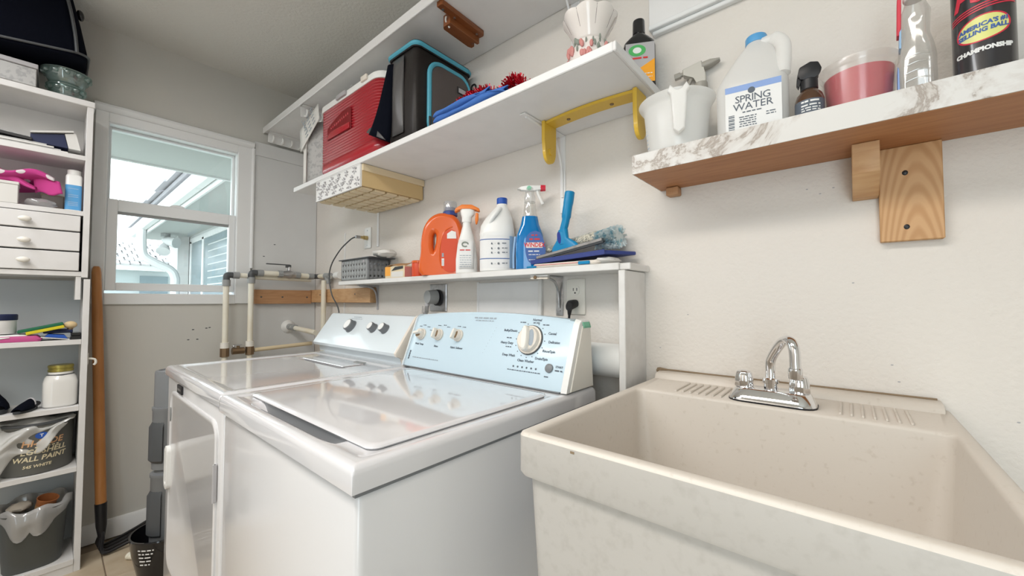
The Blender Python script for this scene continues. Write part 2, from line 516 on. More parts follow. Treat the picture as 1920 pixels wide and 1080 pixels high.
def txt(b, s, size, o, xdir=(1, 0, 0), ydir=(0, 0, 1), warp=None, **k):
    """add lettering to B b: on a flat face, or warped round a surface by warp(x, y, z)->point"""
    me = text_mesh(s, size, **k)
    if warp:
        n0 = len(b.bm.verts)
        b.bm.from_mesh(me); b.bm.verts.ensure_lookup_table()
        for v in b.bm.verts[n0:]:
            v.co = warp(v.co.x, v.co.y, v.co.z)
    else:
        b.add_mesh(me, frame(o, xdir, ydir))
    bpy.data.meshes.remove(me)
    return b

def plate_mesh(loops, ext, bev, cyclic_smooth=True, res=6, bres=3):
    """2-D filled outline with holes, extruded and bevelled; lies in local xy"""
    c = bpy.data.curves.new('outline', 'CURVE'); c.dimensions = '2D'; c.fill_mode = 'BOTH'
    c.extrude = ext; c.bevel_depth = bev; c.bevel_resolution = bres; c.resolution_u = res
    for lp in loops:
        if cyclic_smooth:
            sp = c.splines.new('BEZIER'); sp.bezier_points.add(len(lp) - 1)
            for p, q in zip(sp.bezier_points, lp):
                p.co = (q[0], q[1], 0); p.handle_left_type = p.handle_right_type = 'AUTO'
        else:
            sp = c.splines.new('POLY'); sp.points.add(len(lp) - 1)
            for p, q in zip(sp.points, lp): p.co = (q[0], q[1], 0, 1)
        sp.use_cyclic_u = True
    o = bpy.data.objects.new('outline', c); COL.objects.link(o)
    bpy.context.view_layer.update()
    me = bpy.data.meshes.new_from_object(o.evaluated_get(bpy.context.evaluated_depsgraph_get()))
    bpy.data.objects.remove(o); bpy.data.curves.remove(c)
    return me

STAND = Matrix(((1, 0, 0, 0), (0, 0, -1, 0), (0, 1, 0, 0), (0, 0, 0, 1)))   # xy outline -> xz, thickness along y

def dup(root, loc, rotz=None, label=None):
    r = root.copy(); COL.objects.link(r); r.location = loc
    if rotz is not None: r.rotation_euler = (0, 0, rotz)
    if label: r['label'] = label
    for ch in list(root.children):
        c = ch.copy(); COL.objects.link(c); c.parent = r
        for g in ch.children:
            d = g.copy(); COL.objects.link(d); d.parent = c
    return r

def scrib(b, w, h, o, xdir=(1, 0, 0), ydir=(0, 0, 1), warp=None, seed=1):
    """a line of print too small to read: a row of little word-length bars"""
    rn = random.Random(seed); x = -w / 2; mt = frame(o, xdir, ydir) if warp is None else None
    while x < w / 2 - h * .4:
        l = min(rn.uniform(.8, 3.2) * h, w / 2 - x)
        n = max(1, int(l / (h * 1.2)))
        for q in range(n):
            a, c = x + l * q / n, x + l * (q + 1) / n
            pts = [(a, -h * .3, .0003), (c, -h * .3, .0003), (c, h * .3, .0003), (a, h * .3, .0003)]
            b.quad(*[(Vector(warp(*p)) if warp else mt @ Vector(p)) for p in pts])
        x += l + h * .55
    return b

# ------------------------------------------------------------------ room shell
H = 2.52; XR = 4.4; YF = -2.5
def struct(name, b, mat, parent=None, **k):
    return obj(name, b, mat, parent, kind='structure' if parent is None else None, **k)

fl = struct('floor', B().box(-0.12, XR + 0.1, YF - 0.12, 0.1, -0.10, -0.006), 'mortar')
tile = B().box(-0.1635, 0.1635, -0.1635, 0.1635, 0, 0.008, 0.003, 1)
t0 = None
ix = 0
for i in range(13):
    for j in range(8):
        x = 0.255 + 0.33 * i; y = -0.835 + 0.33 * (j - 5)
        if not (-0.1 < x < XR and YF - 0.1 < y < 0.1): continue
        if t0 is None:
            t0 = obj('tile', tile, 'tile', fl, local=True); o = t0
        else:
            o = t0.copy(); COL.objects.link(o); o.parent = fl
        o.location = Vector((x, y, -0.0078)) - fl.location
struct('ceiling', B().box(-0.12, XR + 0.1, YF - 0.12, 0.1, H, H + 0.1), 'ceiling')
# window wall with its opening
WY0, WY1, WZ0, WZ1 = -1.03, -0.45, 1.185, 2.075
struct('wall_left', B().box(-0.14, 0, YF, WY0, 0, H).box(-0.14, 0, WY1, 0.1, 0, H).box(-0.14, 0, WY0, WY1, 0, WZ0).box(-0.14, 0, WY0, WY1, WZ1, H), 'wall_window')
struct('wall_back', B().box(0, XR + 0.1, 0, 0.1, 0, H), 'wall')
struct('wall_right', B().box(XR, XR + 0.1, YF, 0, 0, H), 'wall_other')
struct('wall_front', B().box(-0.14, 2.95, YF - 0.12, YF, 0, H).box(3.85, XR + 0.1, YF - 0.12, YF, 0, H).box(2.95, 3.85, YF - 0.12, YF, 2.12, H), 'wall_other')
struct('baseboard_left', B().prism([(0.0, 0.0), (0.014, 0.0), (0.014, 0.075), (0.008, 0.088), (0.0, 0.09)], 'y', -1.06, -0.002).xform(Matrix(((1, 0, 0, 0), (0, 1, 0, 0), (0, 0, 1, 0), (0, 0, 0, 1)))), 'trim')
# smooth board fixed to the window wall between the window and the corner
pn = struct('trim_1', B().box(0.0005, 0.008, -0.382, -0.003, 0.05, 2.15), 'panel')
struct('trim_batten', B().box(0.008, 0.016, -0.382, -0.003, 2.065, 2.15, 0.002, 1), 'panel', pn)
# raised board high on the sink wall with a stepped batten below it
tb = struct('trim_2', B().box(2.345, 3.6, -0.022, 0, 1.992, 2.45, 0.002, 1), 'white')
struct('batten', B().box(2.347, 3.6, -0.030, 0, 1.978, 1.992, 0.002, 1), 'trim', tb)
struct('batten', B().box(2.354, 3.6, -0.018, 0, 1.966, 1.978, 0.002, 1), 'trim', tb)
# patch and screw marks on the walls
for i, (y, z) in enumerate(((-0.66, 1.00), (-0.60, 1.005), (-0.585, 1.008), (-0.68, 0.945), (-0.64, 0.945))):
    struct('wall_chip', B().ball((0.0005, y, z), 0.006, 0.12, 1.0, 0.45, 8), 'dark_grey', bpy.data.objects['wall_left'])
for i, (y, z) in enumerate(((-0.32, 1.44), (-0.26, 1.52))):
    struct('wall_chip', B().ball((0.0082, y, z), 0.006, 0.12, 1.0, 0.45, 8), 'dark_grey', pn)
for i, (x, z) in enumerate(((2.36, 1.02), (2.44, 1.12), (2.72, 1.43), (2.77, 1.425), (2.745, 1.415), (2.86, 1.02), (2.87, 0.985), (3.03, 0.93), (2.50, 1.98), (2.45, 1.80), (0.33, 1.52), (2.8, 1.2))):
    struct('wall_chip', B().ball((x, -0.0003, z), 0.0020, 1.2, 0.15, 0.7, 8), 'label_grey', bpy.data.objects['wall_back'])
# flat painted seam strip and painted access panel behind the washer
struct('trim_3', B().box(0.413, 0.424, -0.004, 0, 0.9, 1.58), 'white')
ap = struct('trim_4', B().box(1.60, 1.915, -0.008, 0, 0.70, 1.235, 0.001, 1), 'white')
struct('edge_strip', B().box(1.915, 1.93, -0.014, 0, 0.70, 1.24, 0.002, 1), 'white_old', ap)
struct('edge_strip', B().box(1.588, 1.60, -0.010, 0, 0.70, 1.24, 0.002, 1), 'white', ap)

# ------------------------------------------------------------------ window
win = thing('window_1', 'white double-hung window raised a crack above its sill', 'window', (0, -0.73, 1.14), kind='structure')
def wp(name, b, mat='trim', parent=None, **k):
    return obj(name, b, mat, parent or win, **k)
wp('casing', B().box(0.0, 0.014, -1.062, -1.015, 1.145, 2.10, 0.002, 1))
wp('casing', B().box(0.0, 0.014, -0.468, -0.392, 1.145, 2.10, 0.002, 1))
wp('casing', B().box(0.0, 0.0135, -1.015, -0.468, 2.052, 2.10, 0.002, 1))
wp('casing', B().box(0.0, 0.0135, -1.015, -0.468, 1.142, 1.197, 0.002, 1))
wp('head_moulding', B().prism([(0, 2.098), (0.018, 2.098), (0.030, 2.108), (0.034, 2.120), (0.030, 2.132), (0.018, 2.138), (0, 2.138)], 'y', -1.068, -0.388))
wp('side_moulding', B().cyl((0.012, -0.389, 1.36), (0.012, -0.389, 2.10), 0.010, n=14))
wp('jamb', B().box(-0.12, 0.004, -1.03, -1.012, 1.19, 2.07), 'vinyl')
wp('jamb', B().box(-0.12, 0.004, -0.471, -0.45, 1.19, 2.07), 'vinyl')
wp('jamb', B().box(-0.12, 0.004, -1.012, -0.471, 2.046, 2.07), 'vinyl')
wp('sill', B().prism([(-0.13, 1.175), (0.004, 1.185), (0.004, 1.198), (-0.13, 1.190)], 'y', -1.012, -0.471), 'vinyl')
us = wp('upper_sash', B().box(-0.075, -0.045, -1.012, -1.000, 1.665, 2.046, 0.002, 1).box(-0.075, -0.045, -0.483, -0.471, 1.665, 2.046, 0.002, 1)
   .box(-0.075, -0.045, -1.0, -0.483, 2.034, 2.046, 0.002, 1).box(-0.075, -0.045, -1.0, -0.483, 1.64, 1.672, 0.002, 1), 'vinyl')
wp('pane', B().box(-0.062, -0.058, -1.0, -0.483, 1.672, 2.034), 'pane', us)
ls = wp('lower_sash', B().box(-0.04, -0.004, -1.012, -0.972, 1.212, 1.672, 0.003, 1).box(-0.04, -0.004, -0.503, -0.471, 1.212, 1.672, 0.003, 1)
   .box(-0.04, -0.004, -0.972, -0.503, 1.612, 1.672, 0.003, 1).box(-0.04, -0.004, -0.972, -0.503, 1.212, 1.252, 0.003, 1), 'vinyl')
wp('pane', B().box(-0.024, -0.020, -0.972, -0.503, 1.252, 1.612), 'pane', ls)
wp('glazing_bead', B().box(-0.020, -0.014, -0.972, -0.503, 1.598, 1.612), 'pipe_grey', ls)
wp('sash_lock', B().prism([(-0.775, 1.672), (-0.705, 1.672), (-0.715, 1.682), (-0.74, 1.686), (-0.765, 1.682)], 'x', -0.035, -0.006, 0.002, 1), 'vinyl', ls)

# ------------------------------------------------------------------ outside the window
struct('ground', B().box(-30, -0.15, -20, 20, -0.6, -0.4), 'yard')
ev = thing('eave', 'pale boxed eave of this house above the window', 'eave', (-0.45, -1.5, 2.07))
obj('soffit', B().box(-0.72, -0.15, -4.0, -0.25, 2.072, 2.20), 'soffit', ev)
obj('fascia', B().box(-0.745, -0.72, -4.0, -0.25, 2.06, 2.26), 'gutter', ev)

wg = thing('house_wing', 'white wing of the house with gutter, soffit and sliding window', 'house', (-3.6, 0.4, -0.4))
obj('soffit', B().box(-6.6, -0.15, -0.20, 0.36, 2.255, 2.32), 'soffit', wg)
obj('fascia', B().box(-6.6, -0.15, -0.22, -0.20, 2.22, 2.40), 'gutter', wg)
obj('gutter', B().prism([(-0.30, 2.285), (-0.285, 2.27), (-0.235, 2.262), (-0.222, 2.275), (-0.222, 2.40), (-0.31, 2.40), (-0.315, 2.375)], 'x', -6.65, -0.15), 'gutter', wg)
obj('wall', B().box(-6.6, -0.15, 0.36, 0.5, -0.4, 2.3), 'siding', wg)
obj('post', B().box(-6.3, -5.75, 0.20, 0.35, -0.4, 2.26), 'gutter', wg)
sw = obj('sliding_window', B().box(-5.62, -5.52, 0.335, 0.36, 0.6, 2.15).box(-4.82, -4.72, 0.335, 0.36, 0.6, 2.15).box(-2.6, -2.5, 0.335, 0.36, 0.6, 2.15)
   .box(-5.62, -2.5, 0.335, 0.36, 2.12, 2.2).box(-5.62, -2.5, 0.335, 0.36, 0.55, 0.62), 'gutter', wg)
obj('window_pane', B().box(-5.52, -4.82, 0.347, 0.358, 0.62, 2.12), 'window_dark', sw)
obj('window_pane', B().box(-4.72, -2.6, 0.347, 0.358, 0.62, 2.12), 'window_dark', sw)
for k in range(9):
    obj('siding_board', B().prism([(0.352, 1.20 + 0.10 * k), (0.346, 1.20 + 0.10 * k), (0.352, 1.298 + 0.10 * k)], 'x', -4.5, -3.0), 'siding', wg)
rf = obj('roof', B().prism([(-0.33, 2.42), (-0.34, 2.45), (1.6, 3.25), (1.6, 3.2)], 'x', -6.7, -0.15), 'shingle_dark', wg)
for k in range(7):
    x = -0.9 - 0.62 * k
    obj('shingle', B().prism([(-0.40 - 0.02 * (k % 2), 2.44), (-0.40 - 0.02 * (k % 2), 2.465), (0.2, 2.72), (0.2, 2.68)], 'x', x - 0.60, x), 'shingle_dark', rf)
obj('downspout', B().tube(smooth_path([(-5.5, -0.277, 2.30), (-5.5, -0.275, 2.063), (-5.5, -0.25, 1.875), (-5.5, -0.116, 1.769), (-5.5, 0.065, 1.671), (-5.5, 0.134, 1.546), (-5.5, 0.14, 1.304), (-5.5, 0.14, -0.3)], 5), 0.06, 10), 'gutter', wg)
sl = thing('security_light', 'twin-head white security light under the wing soffit', 'light', (-5.6, 0.02, 2.0))
obj('mount', B().cyl((-5.6, 0.02, 2.26), (-5.6, 0.02, 2.20), 0.06).cyl((-5.6, 0.02, 2.21), (-5.6, 0.02, 2.12), 0.02), 'pipe_grey', sl)
obj('lamp_head', B().tube([(-5.6, 0.0, 2.15), (-5.5, 0.06, 2.12), (-5.42, 0.13, 2.10)], [0.04, 0.075, 0.09], 14), 'gutter', sl)
obj('lamp_head', B().tube([(-5.6, 0.02, 2.10), (-5.56, 0.0, 2.02), (-5.5, -0.02, 1.95)], [0.03, 0.07, 0.09], 14), 'gutter', sl)

nb = thing('neighbour_house', 'low pale house with shingled roof beyond the yard', 'house', (-7.4, -1.2, -0.4))
obj('wall', B().box(-8.5, -7.0, -6.0, 0.33, -0.4, 1.72), 'stucco', nb)
obj('window', B().box(-7.0, -6.97, -0.12, 0.27, 0.9, 1.62), 'window_dark', nb)
obj('fascia', B().box(-6.95, -6.85, -6.0, 0.36, 1.72, 1.80), 'gutter', nb)
nr = obj('roof', B().prism([(-6.86, 1.79), (-6.86, 1.75), (-8.6, 2.45), (-8.6, 2.49)], 'y', -6.0, 0.36), 'roof_gap', nb)
sh = None
sl_n = Vector((-1.74, 0, 0.70)).normalized()
for r in range(7):
    for c in range(10):
        base = Vector((-6.84, 0, 1.80)) + sl_n * (0.21 * r)
        wd = 0.118
        y = 0.34 - 0.132 * c - (0.06 if r % 2 else 0) - random.uniform(0, 0.015)
        if sh is None:
            b = B().loft([[(0, -0.055, 0.0), (0, 0.055, 0), (0, 0.055, 0.028), (0, -0.055, 0.028)],
                          [tuple(sl_n * 0.23 + Vector((0, -0.055, -0.006))), tuple(sl_n * 0.23 + Vector((0, 0.055, -0.006))), tuple(sl_n * 0.23 + Vector((0, 0.055, 0.006))), tuple(sl_n * 0.23 + Vector((0, -0.055, 0.006)))]])
            sh = obj('shingle', b, 'shingle', nr, local=True); o = sh
        else:
            o = sh.copy(); COL.objects.link(o); o.parent = nr
        o.location = Vector((base.x, y, base.z)) - wloc(nr)

# ------------------------------------------------------------------ lamp fixture behind the camera, door frame
lf = thing('ceiling_light', 'long white fluorescent ceiling fixture over the washer', 'lamp', (2.25, -1.62, 2.45), group='ceiling lights')
fill_fixture = thing('ceiling_light', 'long white fluorescent ceiling fixture added over the room end for fill light', 'lamp', (1.05, -1.95, 2.45), group='ceiling lights')
obj('housing', B().box(0.4, 1.7, -2.14, -1.76, 2.455, 2.519, 0.01), 'white_plastic', fill_fixture)  # unseen housing added to go with the fill lamp
obj('housing', B().box(1.6, 2.9, -1.81, -1.43, 2.455, 2.519, 0.01), 'white_plastic', lf)
struct('door_1', B().box(2.89, 2.95, YF - 0.13, YF + 0.012, 0, 2.18).box(3.85, 3.91, YF - 0.13, YF + 0.012, 0, 2.18).box(2.95, 3.85, YF - 0.13, YF + 0.012, 2.12, 2.18), 'trim')

# ------------------------------------------------------------------ shelving on the window wall
D = 0.24; YR = -1.078; YL = -1.75
uc = thing('wall_cabinet', 'white open wall cabinet with three drawers beside the window', 'cabinet', (0.12, -1.4, 1.25))
obj('side_panel', B().box(0.001, D, YR - 0.02, YR, 1.262, 2.045, 0.001, 1), 'unit_white', uc)
obj('side_panel', B().box(0.001, D, YL, YL + 0.02, 1.262, 2.045, 0.001, 1), 'unit_white', uc)
obj('back_panel', B().box(0.001, 0.008, YL + 0.02, YR - 0.02, 1.27, 2.02), 'unit_white', uc)
obj('top_board', B().box(0.001, D + 0.004, YL - 0.005, YR + 0.004, 2.020, 2.046, 0.002, 1), 'unit_white', uc)
for z, nm in ((1.779, 'shelf'), (1.533, 'shelf'), (1.267, 'bottom_board')):
    obj(nm, B().box(0.008, D - 0.002, YL + 0.02, YR - 0.02, z, z + 0.020, 0.001, 1), 'unit_white', uc)
obj('cleat', B().box(0.12, D - 0.006, YR - 0.036, YR - 0.0205, 1.165, 1.266), 'unit_white', uc)
for z0, z1, zk in ((1.462, 1.529, 1.494), (1.376, 1.456, 1.408), (1.290, 1.370, 1.327)):
    dr = obj('drawer', B().box(0.03, D + 0.004, YL + 0.03, YR - 0.028, z0, z1, 0.002, 1), 'unit_white', uc)
    obj('knob', B().cyl((D + 0.004, -1.259, zk), (D + 0.018, -1.259, zk), 0.007).ball((D + 0.022, -1.259, zk), 0.012, 0.75, 1.55, 0.95), 'offwhite', dr)

bc = thing('bookcase', 'tall white bookcase standing under the wall cabinet', 'bookcase', (0.12, -1.4, 0))
obj('side_panel', B().box(0.001, D, YR - 0.012, YR + 0.008, 0.0, 1.255, 0.001, 1), 'unit_white', bc)
obj('side_panel', B().box(0.001, D, YL, YL + 0.02, 0.0, 1.255, 0.001, 1), 'unit_white', bc)
obj('back_panel', B().box(0.001, 0.008, YL + 0.02, YR - 0.012, 0.05, 1.255), 'unit_back', bc)
for z in (0.971, 0.684, 0.424):
    obj('shelf', B().box(0.008, D - 0.002, YL + 0.02, YR - 0.0125, z, z + 0.021, 0.001, 1), 'unit_white', bc)
obj('bottom_board', B().box(0.008, D + 0.004, YL + 0.02, YR - 0.0125, 0.035, 0.058, 0.001, 1), 'unit_white', bc)
obj('plinth', B().box(D - 0.02, D, YL + 0.02, YR - 0.0125, 0.0, 0.035), 'unit_white', bc)
hk = obj('hook', B().box(D - 0.03, D - 0.006, YR + 0.008, YR + 0.011, 0.88, 0.93, 0.001, 1)
    .tube(smooth_path([(D - 0.018, YR + 0.010, 0.905), (D - 0.018, YR + 0.03, 0.90), (D - 0.018, YR + 0.034, 0.885), (D - 0.018, YR + 0.028, 0.875)], 4), 0.0045, 8), 'offwhite', bc)

# --- on top of the cabinet
bx = thing('document_box', 'flat grey carton on top of the cabinet under the navy bag', 'box', (0.14, -1.36, 2.046))
obj('tray', B().box(0.03, 0.245, -1.50, -1.244, 2.047, 2.120, 0.002, 1), 'paper_grey', bx)
obj('lid', B().box(0.026, 0.250, -1.504, -1.240, 2.121, 2.140, 0.002, 1), 'label_grey', bx)
def clear_bowl(z, r, lab):
    t = thing('plastic_bowl', lab, 'bowl', (0.145, -1.160, z), group='clear bowls on the cabinet')
    prof = [(r * 0.62, 0.001), (r * 0.80, 0.012), (r * 0.94, 0.035), (r, 0.058), (r + 0.010, 0.060), (r + 0.010, 0.064), (r - 0.003, 0.063), (r * 0.92, 0.037), (r * 0.78, 0.015), (r * 0.60, 0.005)]
    obj('shell', B().lathe(prof, n=32), 'bowl_green', t, local=True)
    rb = B()
    for k in range(12):
        a = 2 * PI * k / 12
        rb.ball(((r + 0.002) * math.cos(a), (r + 0.002) * math.sin(a), 0.05), 0.009, 1, 1, 1.2, 8)
    obj('rim_beads', rb, 'bowl_green', t, local=True)
clear_bowl(2.0465, 0.052, 'small clear green-tinted bowl standing on the cabinet top')
clear_bowl(2.1115, 0.068, 'wider clear green-tinted bowl stacked upon the small bowl')
nbag = thing('carry_bag', 'big navy fabric bag on top of the cabinet', 'bag', (0.16, -1.33, 2.176), rot=(math.radians(9), 0, 0))
b = B()
rings = []
for z, g in ((0, 0.03), (0.008, 0.006), (0.03, 0.0), (0.16, 0.002), (0.28, 0.006), (0.31, 0.03)):
    rings.append(rrect(-0.145 + g, 0.125 - g, -0.26 + g, 0.235 - g * (2.0 if z > .1 else 1), 0.05, z, 5))
obj('body', b.loft(rings), 'black_fabric', nbag, local=True)
obj('piping', B().tube([*rrect(-0.147, 0.128, -0.262, 0.237, 0.05, 0.02, 5), rrect(-0.147, 0.128, -0.262, 0.237, 0.05, 0.02, 5)[0]], 0.005, 8), 'dark_grey', nbag, local=True)
obj('piping', B().tube(smooth_path([(0.124, 0.20, 0.02), (0.127, 0.205, 0.10), (0.124, 0.205, 0.2), (0.118, 0.20, 0.28)], 5), 0.006, 8), 'dark_grey', nbag, local=True)
obj('side_button', B().ball((0.06, 0.238, 0.215), 0.018, 1, 0.7, 1.3), 'black_gloss', nbag, local=True)

# --- upper compartment
pp = thing('magazine_stack', 'stack of grey papers lying in the top compartment', 'papers', (0.13, -1.38, 1.799))
for k in range(4):
    obj('magazine', B().box(0.03 + 0.004 * k, 0.228 - 0.003 * (k % 2), -1.62 + 0.01 * k, -1.15 - 0.02 * k, 1.7995 + 0.006 * k, 1.805 + 0.006 * k), 'paper_grey' if k % 2 else 'paper', pp)
bk = thing('black_folder', 'thin black folder lying on the grey papers', 'folder', (0.13, -1.45, 1.836), rot=(math.radians(-4), 0, 0))
obj('cover', B().box(-0.09, 0.09, -0.2, 0.20, 0.006, 0.018, 0.001, 1), 'black', bk, local=True)
obj('pages', B().box(-0.085, 0.085, -0.195, 0.19, 0.018, 0.022), 'paper_grey', bk, local=True)
ob = thing('open_carton', 'white carton with navy inside lying open in the top compartment', 'box', (0.14, -1.19, 1.824))
obj('back_flap', B().prism([(-1.255, 1.862), (-1.135, 1.899), (-1.135, 1.906), (-1.255, 1.868)], 'x', 0.05, 0.215), 'paper', ob)
obj('inner', B().prism([(-1.255, 1.827), (-1.150, 1.827), (-1.162, 1.884), (-1.255, 1.858)], 'x', 0.07, 0.205), 'navy', ob)
obj('side_flap', B().prism([(-1.148, 1.826), (-1.112, 1.826), (-1.128, 1.897), (-1.160, 1.886)], 'x', 0.08, 0.208), 'paper', ob)

# --- second compartment
bt = thing('cleaner_bottle', 'white bottle with blue label beside the cabinet side', 'bottle', (0.165, -1.128, 1.5535))
obj('body', B().loft([sup(0, .026, .022, 5), sup(.004, .029, .025, 5), sup(.158, .029, .025, 5), sup(.165, .026, .022, 4)]), 'white_plastic', bt, local=True)
obj('label', B().loft([sup(.008, .0294, .0254, 5), sup(.118, .0294, .0254, 5)], False, False), 'sky_cap', bt, local=True)
obj('cap', B().lathe([(.019, .165), (.0205, .167), (.0205, .186), (.019, .188)]), 'white_plastic', bt, local=True)
pt = B()
for z in (.10, .072, .064, .04, .033, .026): pt.box(0.0296, 0.0299, -0.016, 0.014, z, z + .003)
obj('label_print', pt, 'label_blue', bt, local=True)
sbx = thing('small_box', 'small white box at the left under the pink towel', 'box', (0.19, -1.33, 1.5535))
obj('box_body', B().box(0.15, 0.235, -1.40, -1.279, 1.554, 1.630, 0.002, 1), 'paper', sbx)
obj('box_lid', B().box(0.148, 0.237, -1.402, -1.277, 1.630, 1.642, 0.002, 1), 'paper', sbx)
# pink towel: a thick rumpled fold
def fold(y0, y1, x0, x1, z0, amp, sd):
    def f(u, v):
        a = 2 * PI * u
        y = y0 + (y1 - y0) * v
        h = amp * (0.75 + 0.25 * math.sin(9 * v + sd)) * (0.35 + 0.65 * math.sin(PI * min(1, 0.12 + v * 0.9)))
        cx = (x0 + x1) / 2 + 0.012 * math.sin(5 * v + sd)
        return (cx + (x1 - x0) / 2 * math.copysign(abs(math.cos(a)) ** .7, math.cos(a)), y, z0 + h + h * math.copysign(abs(math.sin(a)) ** .7, math.sin(a)) + 0.01 * math.sin(7 * v + 2 * math.cos(a) + sd))
    return f
tw = thing('beach_towel', 'pink towel with big white dots stuffed in the cabinet', 'towel', (0.16, -1.28, 1.60))
obj('fold', B().grid(fold(-1.42, -1.185, 0.06, 0.235, 1.665, 0.030, 0.4), 26, 30, True), 'pink_dots', tw, solid=0.004)
obj('fold', B().grid(fold(-1.42, -1.235, 0.10, 0.236, 1.628, 0.022, 1.7), 26, 26, True), 'pink', tw, solid=0.004)
obj('fold', B().grid(lambda u, v: (0.19 + 0.03 * u, -1.245 + 0.075 * u + 0.01 * v, 1.70 - 0.085 * v - 0.035 * u * (1 - v) + 0.006 * math.sin(8 * u)), 10, 8), 'pink_dots', tw, solid=0.006)
def crumple(name, mat, c, r, parent=None, sd=0, n=18, **k):
    b = B(); b.ball((0, 0, 0), 1, 1, 1, 1, n)
    for v in b.bm.verts:
        q = v.co.copy()
        d = 1 + 0.35 * mnoise.noise(q * 2.2 + Vector((sd, 0, 0))) + 0.16 * mnoise.noise(q * 6 + Vector((0, sd, 0)))
        v.co = Vector((c[0] + q.x * r[0] * d, c[1] + q.y * r[1] * d, max(c[2] - r[2] * 0.98, c[2] + q.z * r[2] * d)))
    return obj(name, b, mat, parent, sharp=0.9, **k)
crumple('plastic_bag', 'film', (0.19, -1.222, 1.572), (0.035, 0.045, 0.019), sd=3, label='crumpled clear plastic bag below the pink towel', cat='bag')
ctn = thing('beige_carton', 'little beige carton standing behind the clear bag', 'box', (0.07, -1.185, 1.5535))
obj('carton_body', B().box(0.04, 0.10, -1.22, -1.155, 1.554, 1.628, 0.002, 1), 'tissue', ctn)
obj('carton_flap', B().box(0.038, 0.102, -1.222, -1.153, 1.628, 1.631, 0.001, 1), 'tan_light', ctn)

# --- shelf with small goods
Z = 0.992
tn = thing('round_tin', 'white tin with dark lid on the small-goods shelf', 'tin', (0.175, -1.316, Z + 0.034))
obj('tin_body', B().lathe([(.044, .0), (.046, .003), (.046, .055)], n=28), 'label_white', tn, local=True)
obj('tin_lid', B().lathe([(.0475, .055), (.0485, .057), (.0485, .076), (.046, .079)], n=28), 'navy', tn, local=True)
wp_ = thing('wipes_pack', 'magenta and white soft pack under the round tin', 'packet', (0.17, -1.29, Z))
obj('pouch', B().loft([rrect(0.11, 0.232, -1.40, -1.205, 0.012, Z + .001), rrect(0.10, 0.234, -1.41, -1.200, 0.014, Z + .010), rrect(0.11, 0.230, -1.40, -1.215, 0.012, Z + .024)]), 'pink_pack', wp_)
obj('top_panel', B().loft([rrect(0.115, 0.228, -1.395, -1.235, 0.012, Z + .0245), rrect(0.12, 0.225, -1.39, -1.245, 0.012, Z + .030)]), 'label_white', wp_)
obj('wave_print', B().grid(lambda u, v: (0.2345, -1.40 + 0.115 * u, Z + 0.012 + 0.010 * v + (0.006 * math.cos(2 * PI * u)) * (1 - v)), 14, 2), 'label_white', wp_, solid=0.0006)
sp = thing('scrub_sponge', 'green and yellow scrub pad leaning across the small-goods shelf', 'sponge', (0.20, -1.19, Z + 0.040), rot=(math.radians(14), 0, 0))
obj('scourer', B().box(-0.045, 0.03, -0.075, 0.052, 0.013, 0.024, 0.002, 1), 'green_sponge', sp, local=True)
obj('foam', B().box(-0.045, 0.03, -0.055, 0.052, 0.0, 0.0128, 0.002, 1), 'yellow_sponge', sp, local=True)
wb = thing('wooden_ball_knob', 'pale wooden ball knob resting on the small goods', 'knob', (0.19, -1.123, Z + 0.045))
obj('ball', B().ball((0, 0, 0.018), 0.018, 1.0, 1.15, 0.9), 'ball_wood', wb, local=True)
obj('collar', B().cyl((0, 0, -0.002), (0, 0, 0.004), 0.009), 'brass_old', wb, local=True)
bp_ = thing('battery_pack', 'blue blister pack with white edge on the small-goods shelf', 'packet', (0.20, -1.16, Z))
obj('card', B().prism([(-1.205, Z + .015), (-1.205, Z + .018), (-1.125, Z + .004), (-1.125, Z + .001)], 'x', 0.15, 0.234), 'label_white', bp_)
obj('blister', B().prism([(-1.195, Z + .0175), (-1.185, Z + .028), (-1.14, Z + .022), (-1.13, Z + .0065)], 'x', 0.155, 0.230), 'blue_cap', bp_)
obj('dark_tray', B().box(0.10, 0.20, -1.20, -1.115, Z + 0.029, Z + 0.044, 0.003, 1), 'navy', bp_)
cb = thing('cassette_case', 'black plastic case at the right end of the small-goods shelf', 'case', (0.19, -1.105, Z))
obj('case_base', B().box(0.13, 0.230, -1.123, -1.091, Z + 0.0005, Z + 0.016, 0.002, 1), 'black_gloss', cb)
obj('case_lid', B().box(0.132, 0.228, -1.122, -1.092, Z + 0.0165, Z + 0.030, 0.002, 1), 'black_gloss', cb)

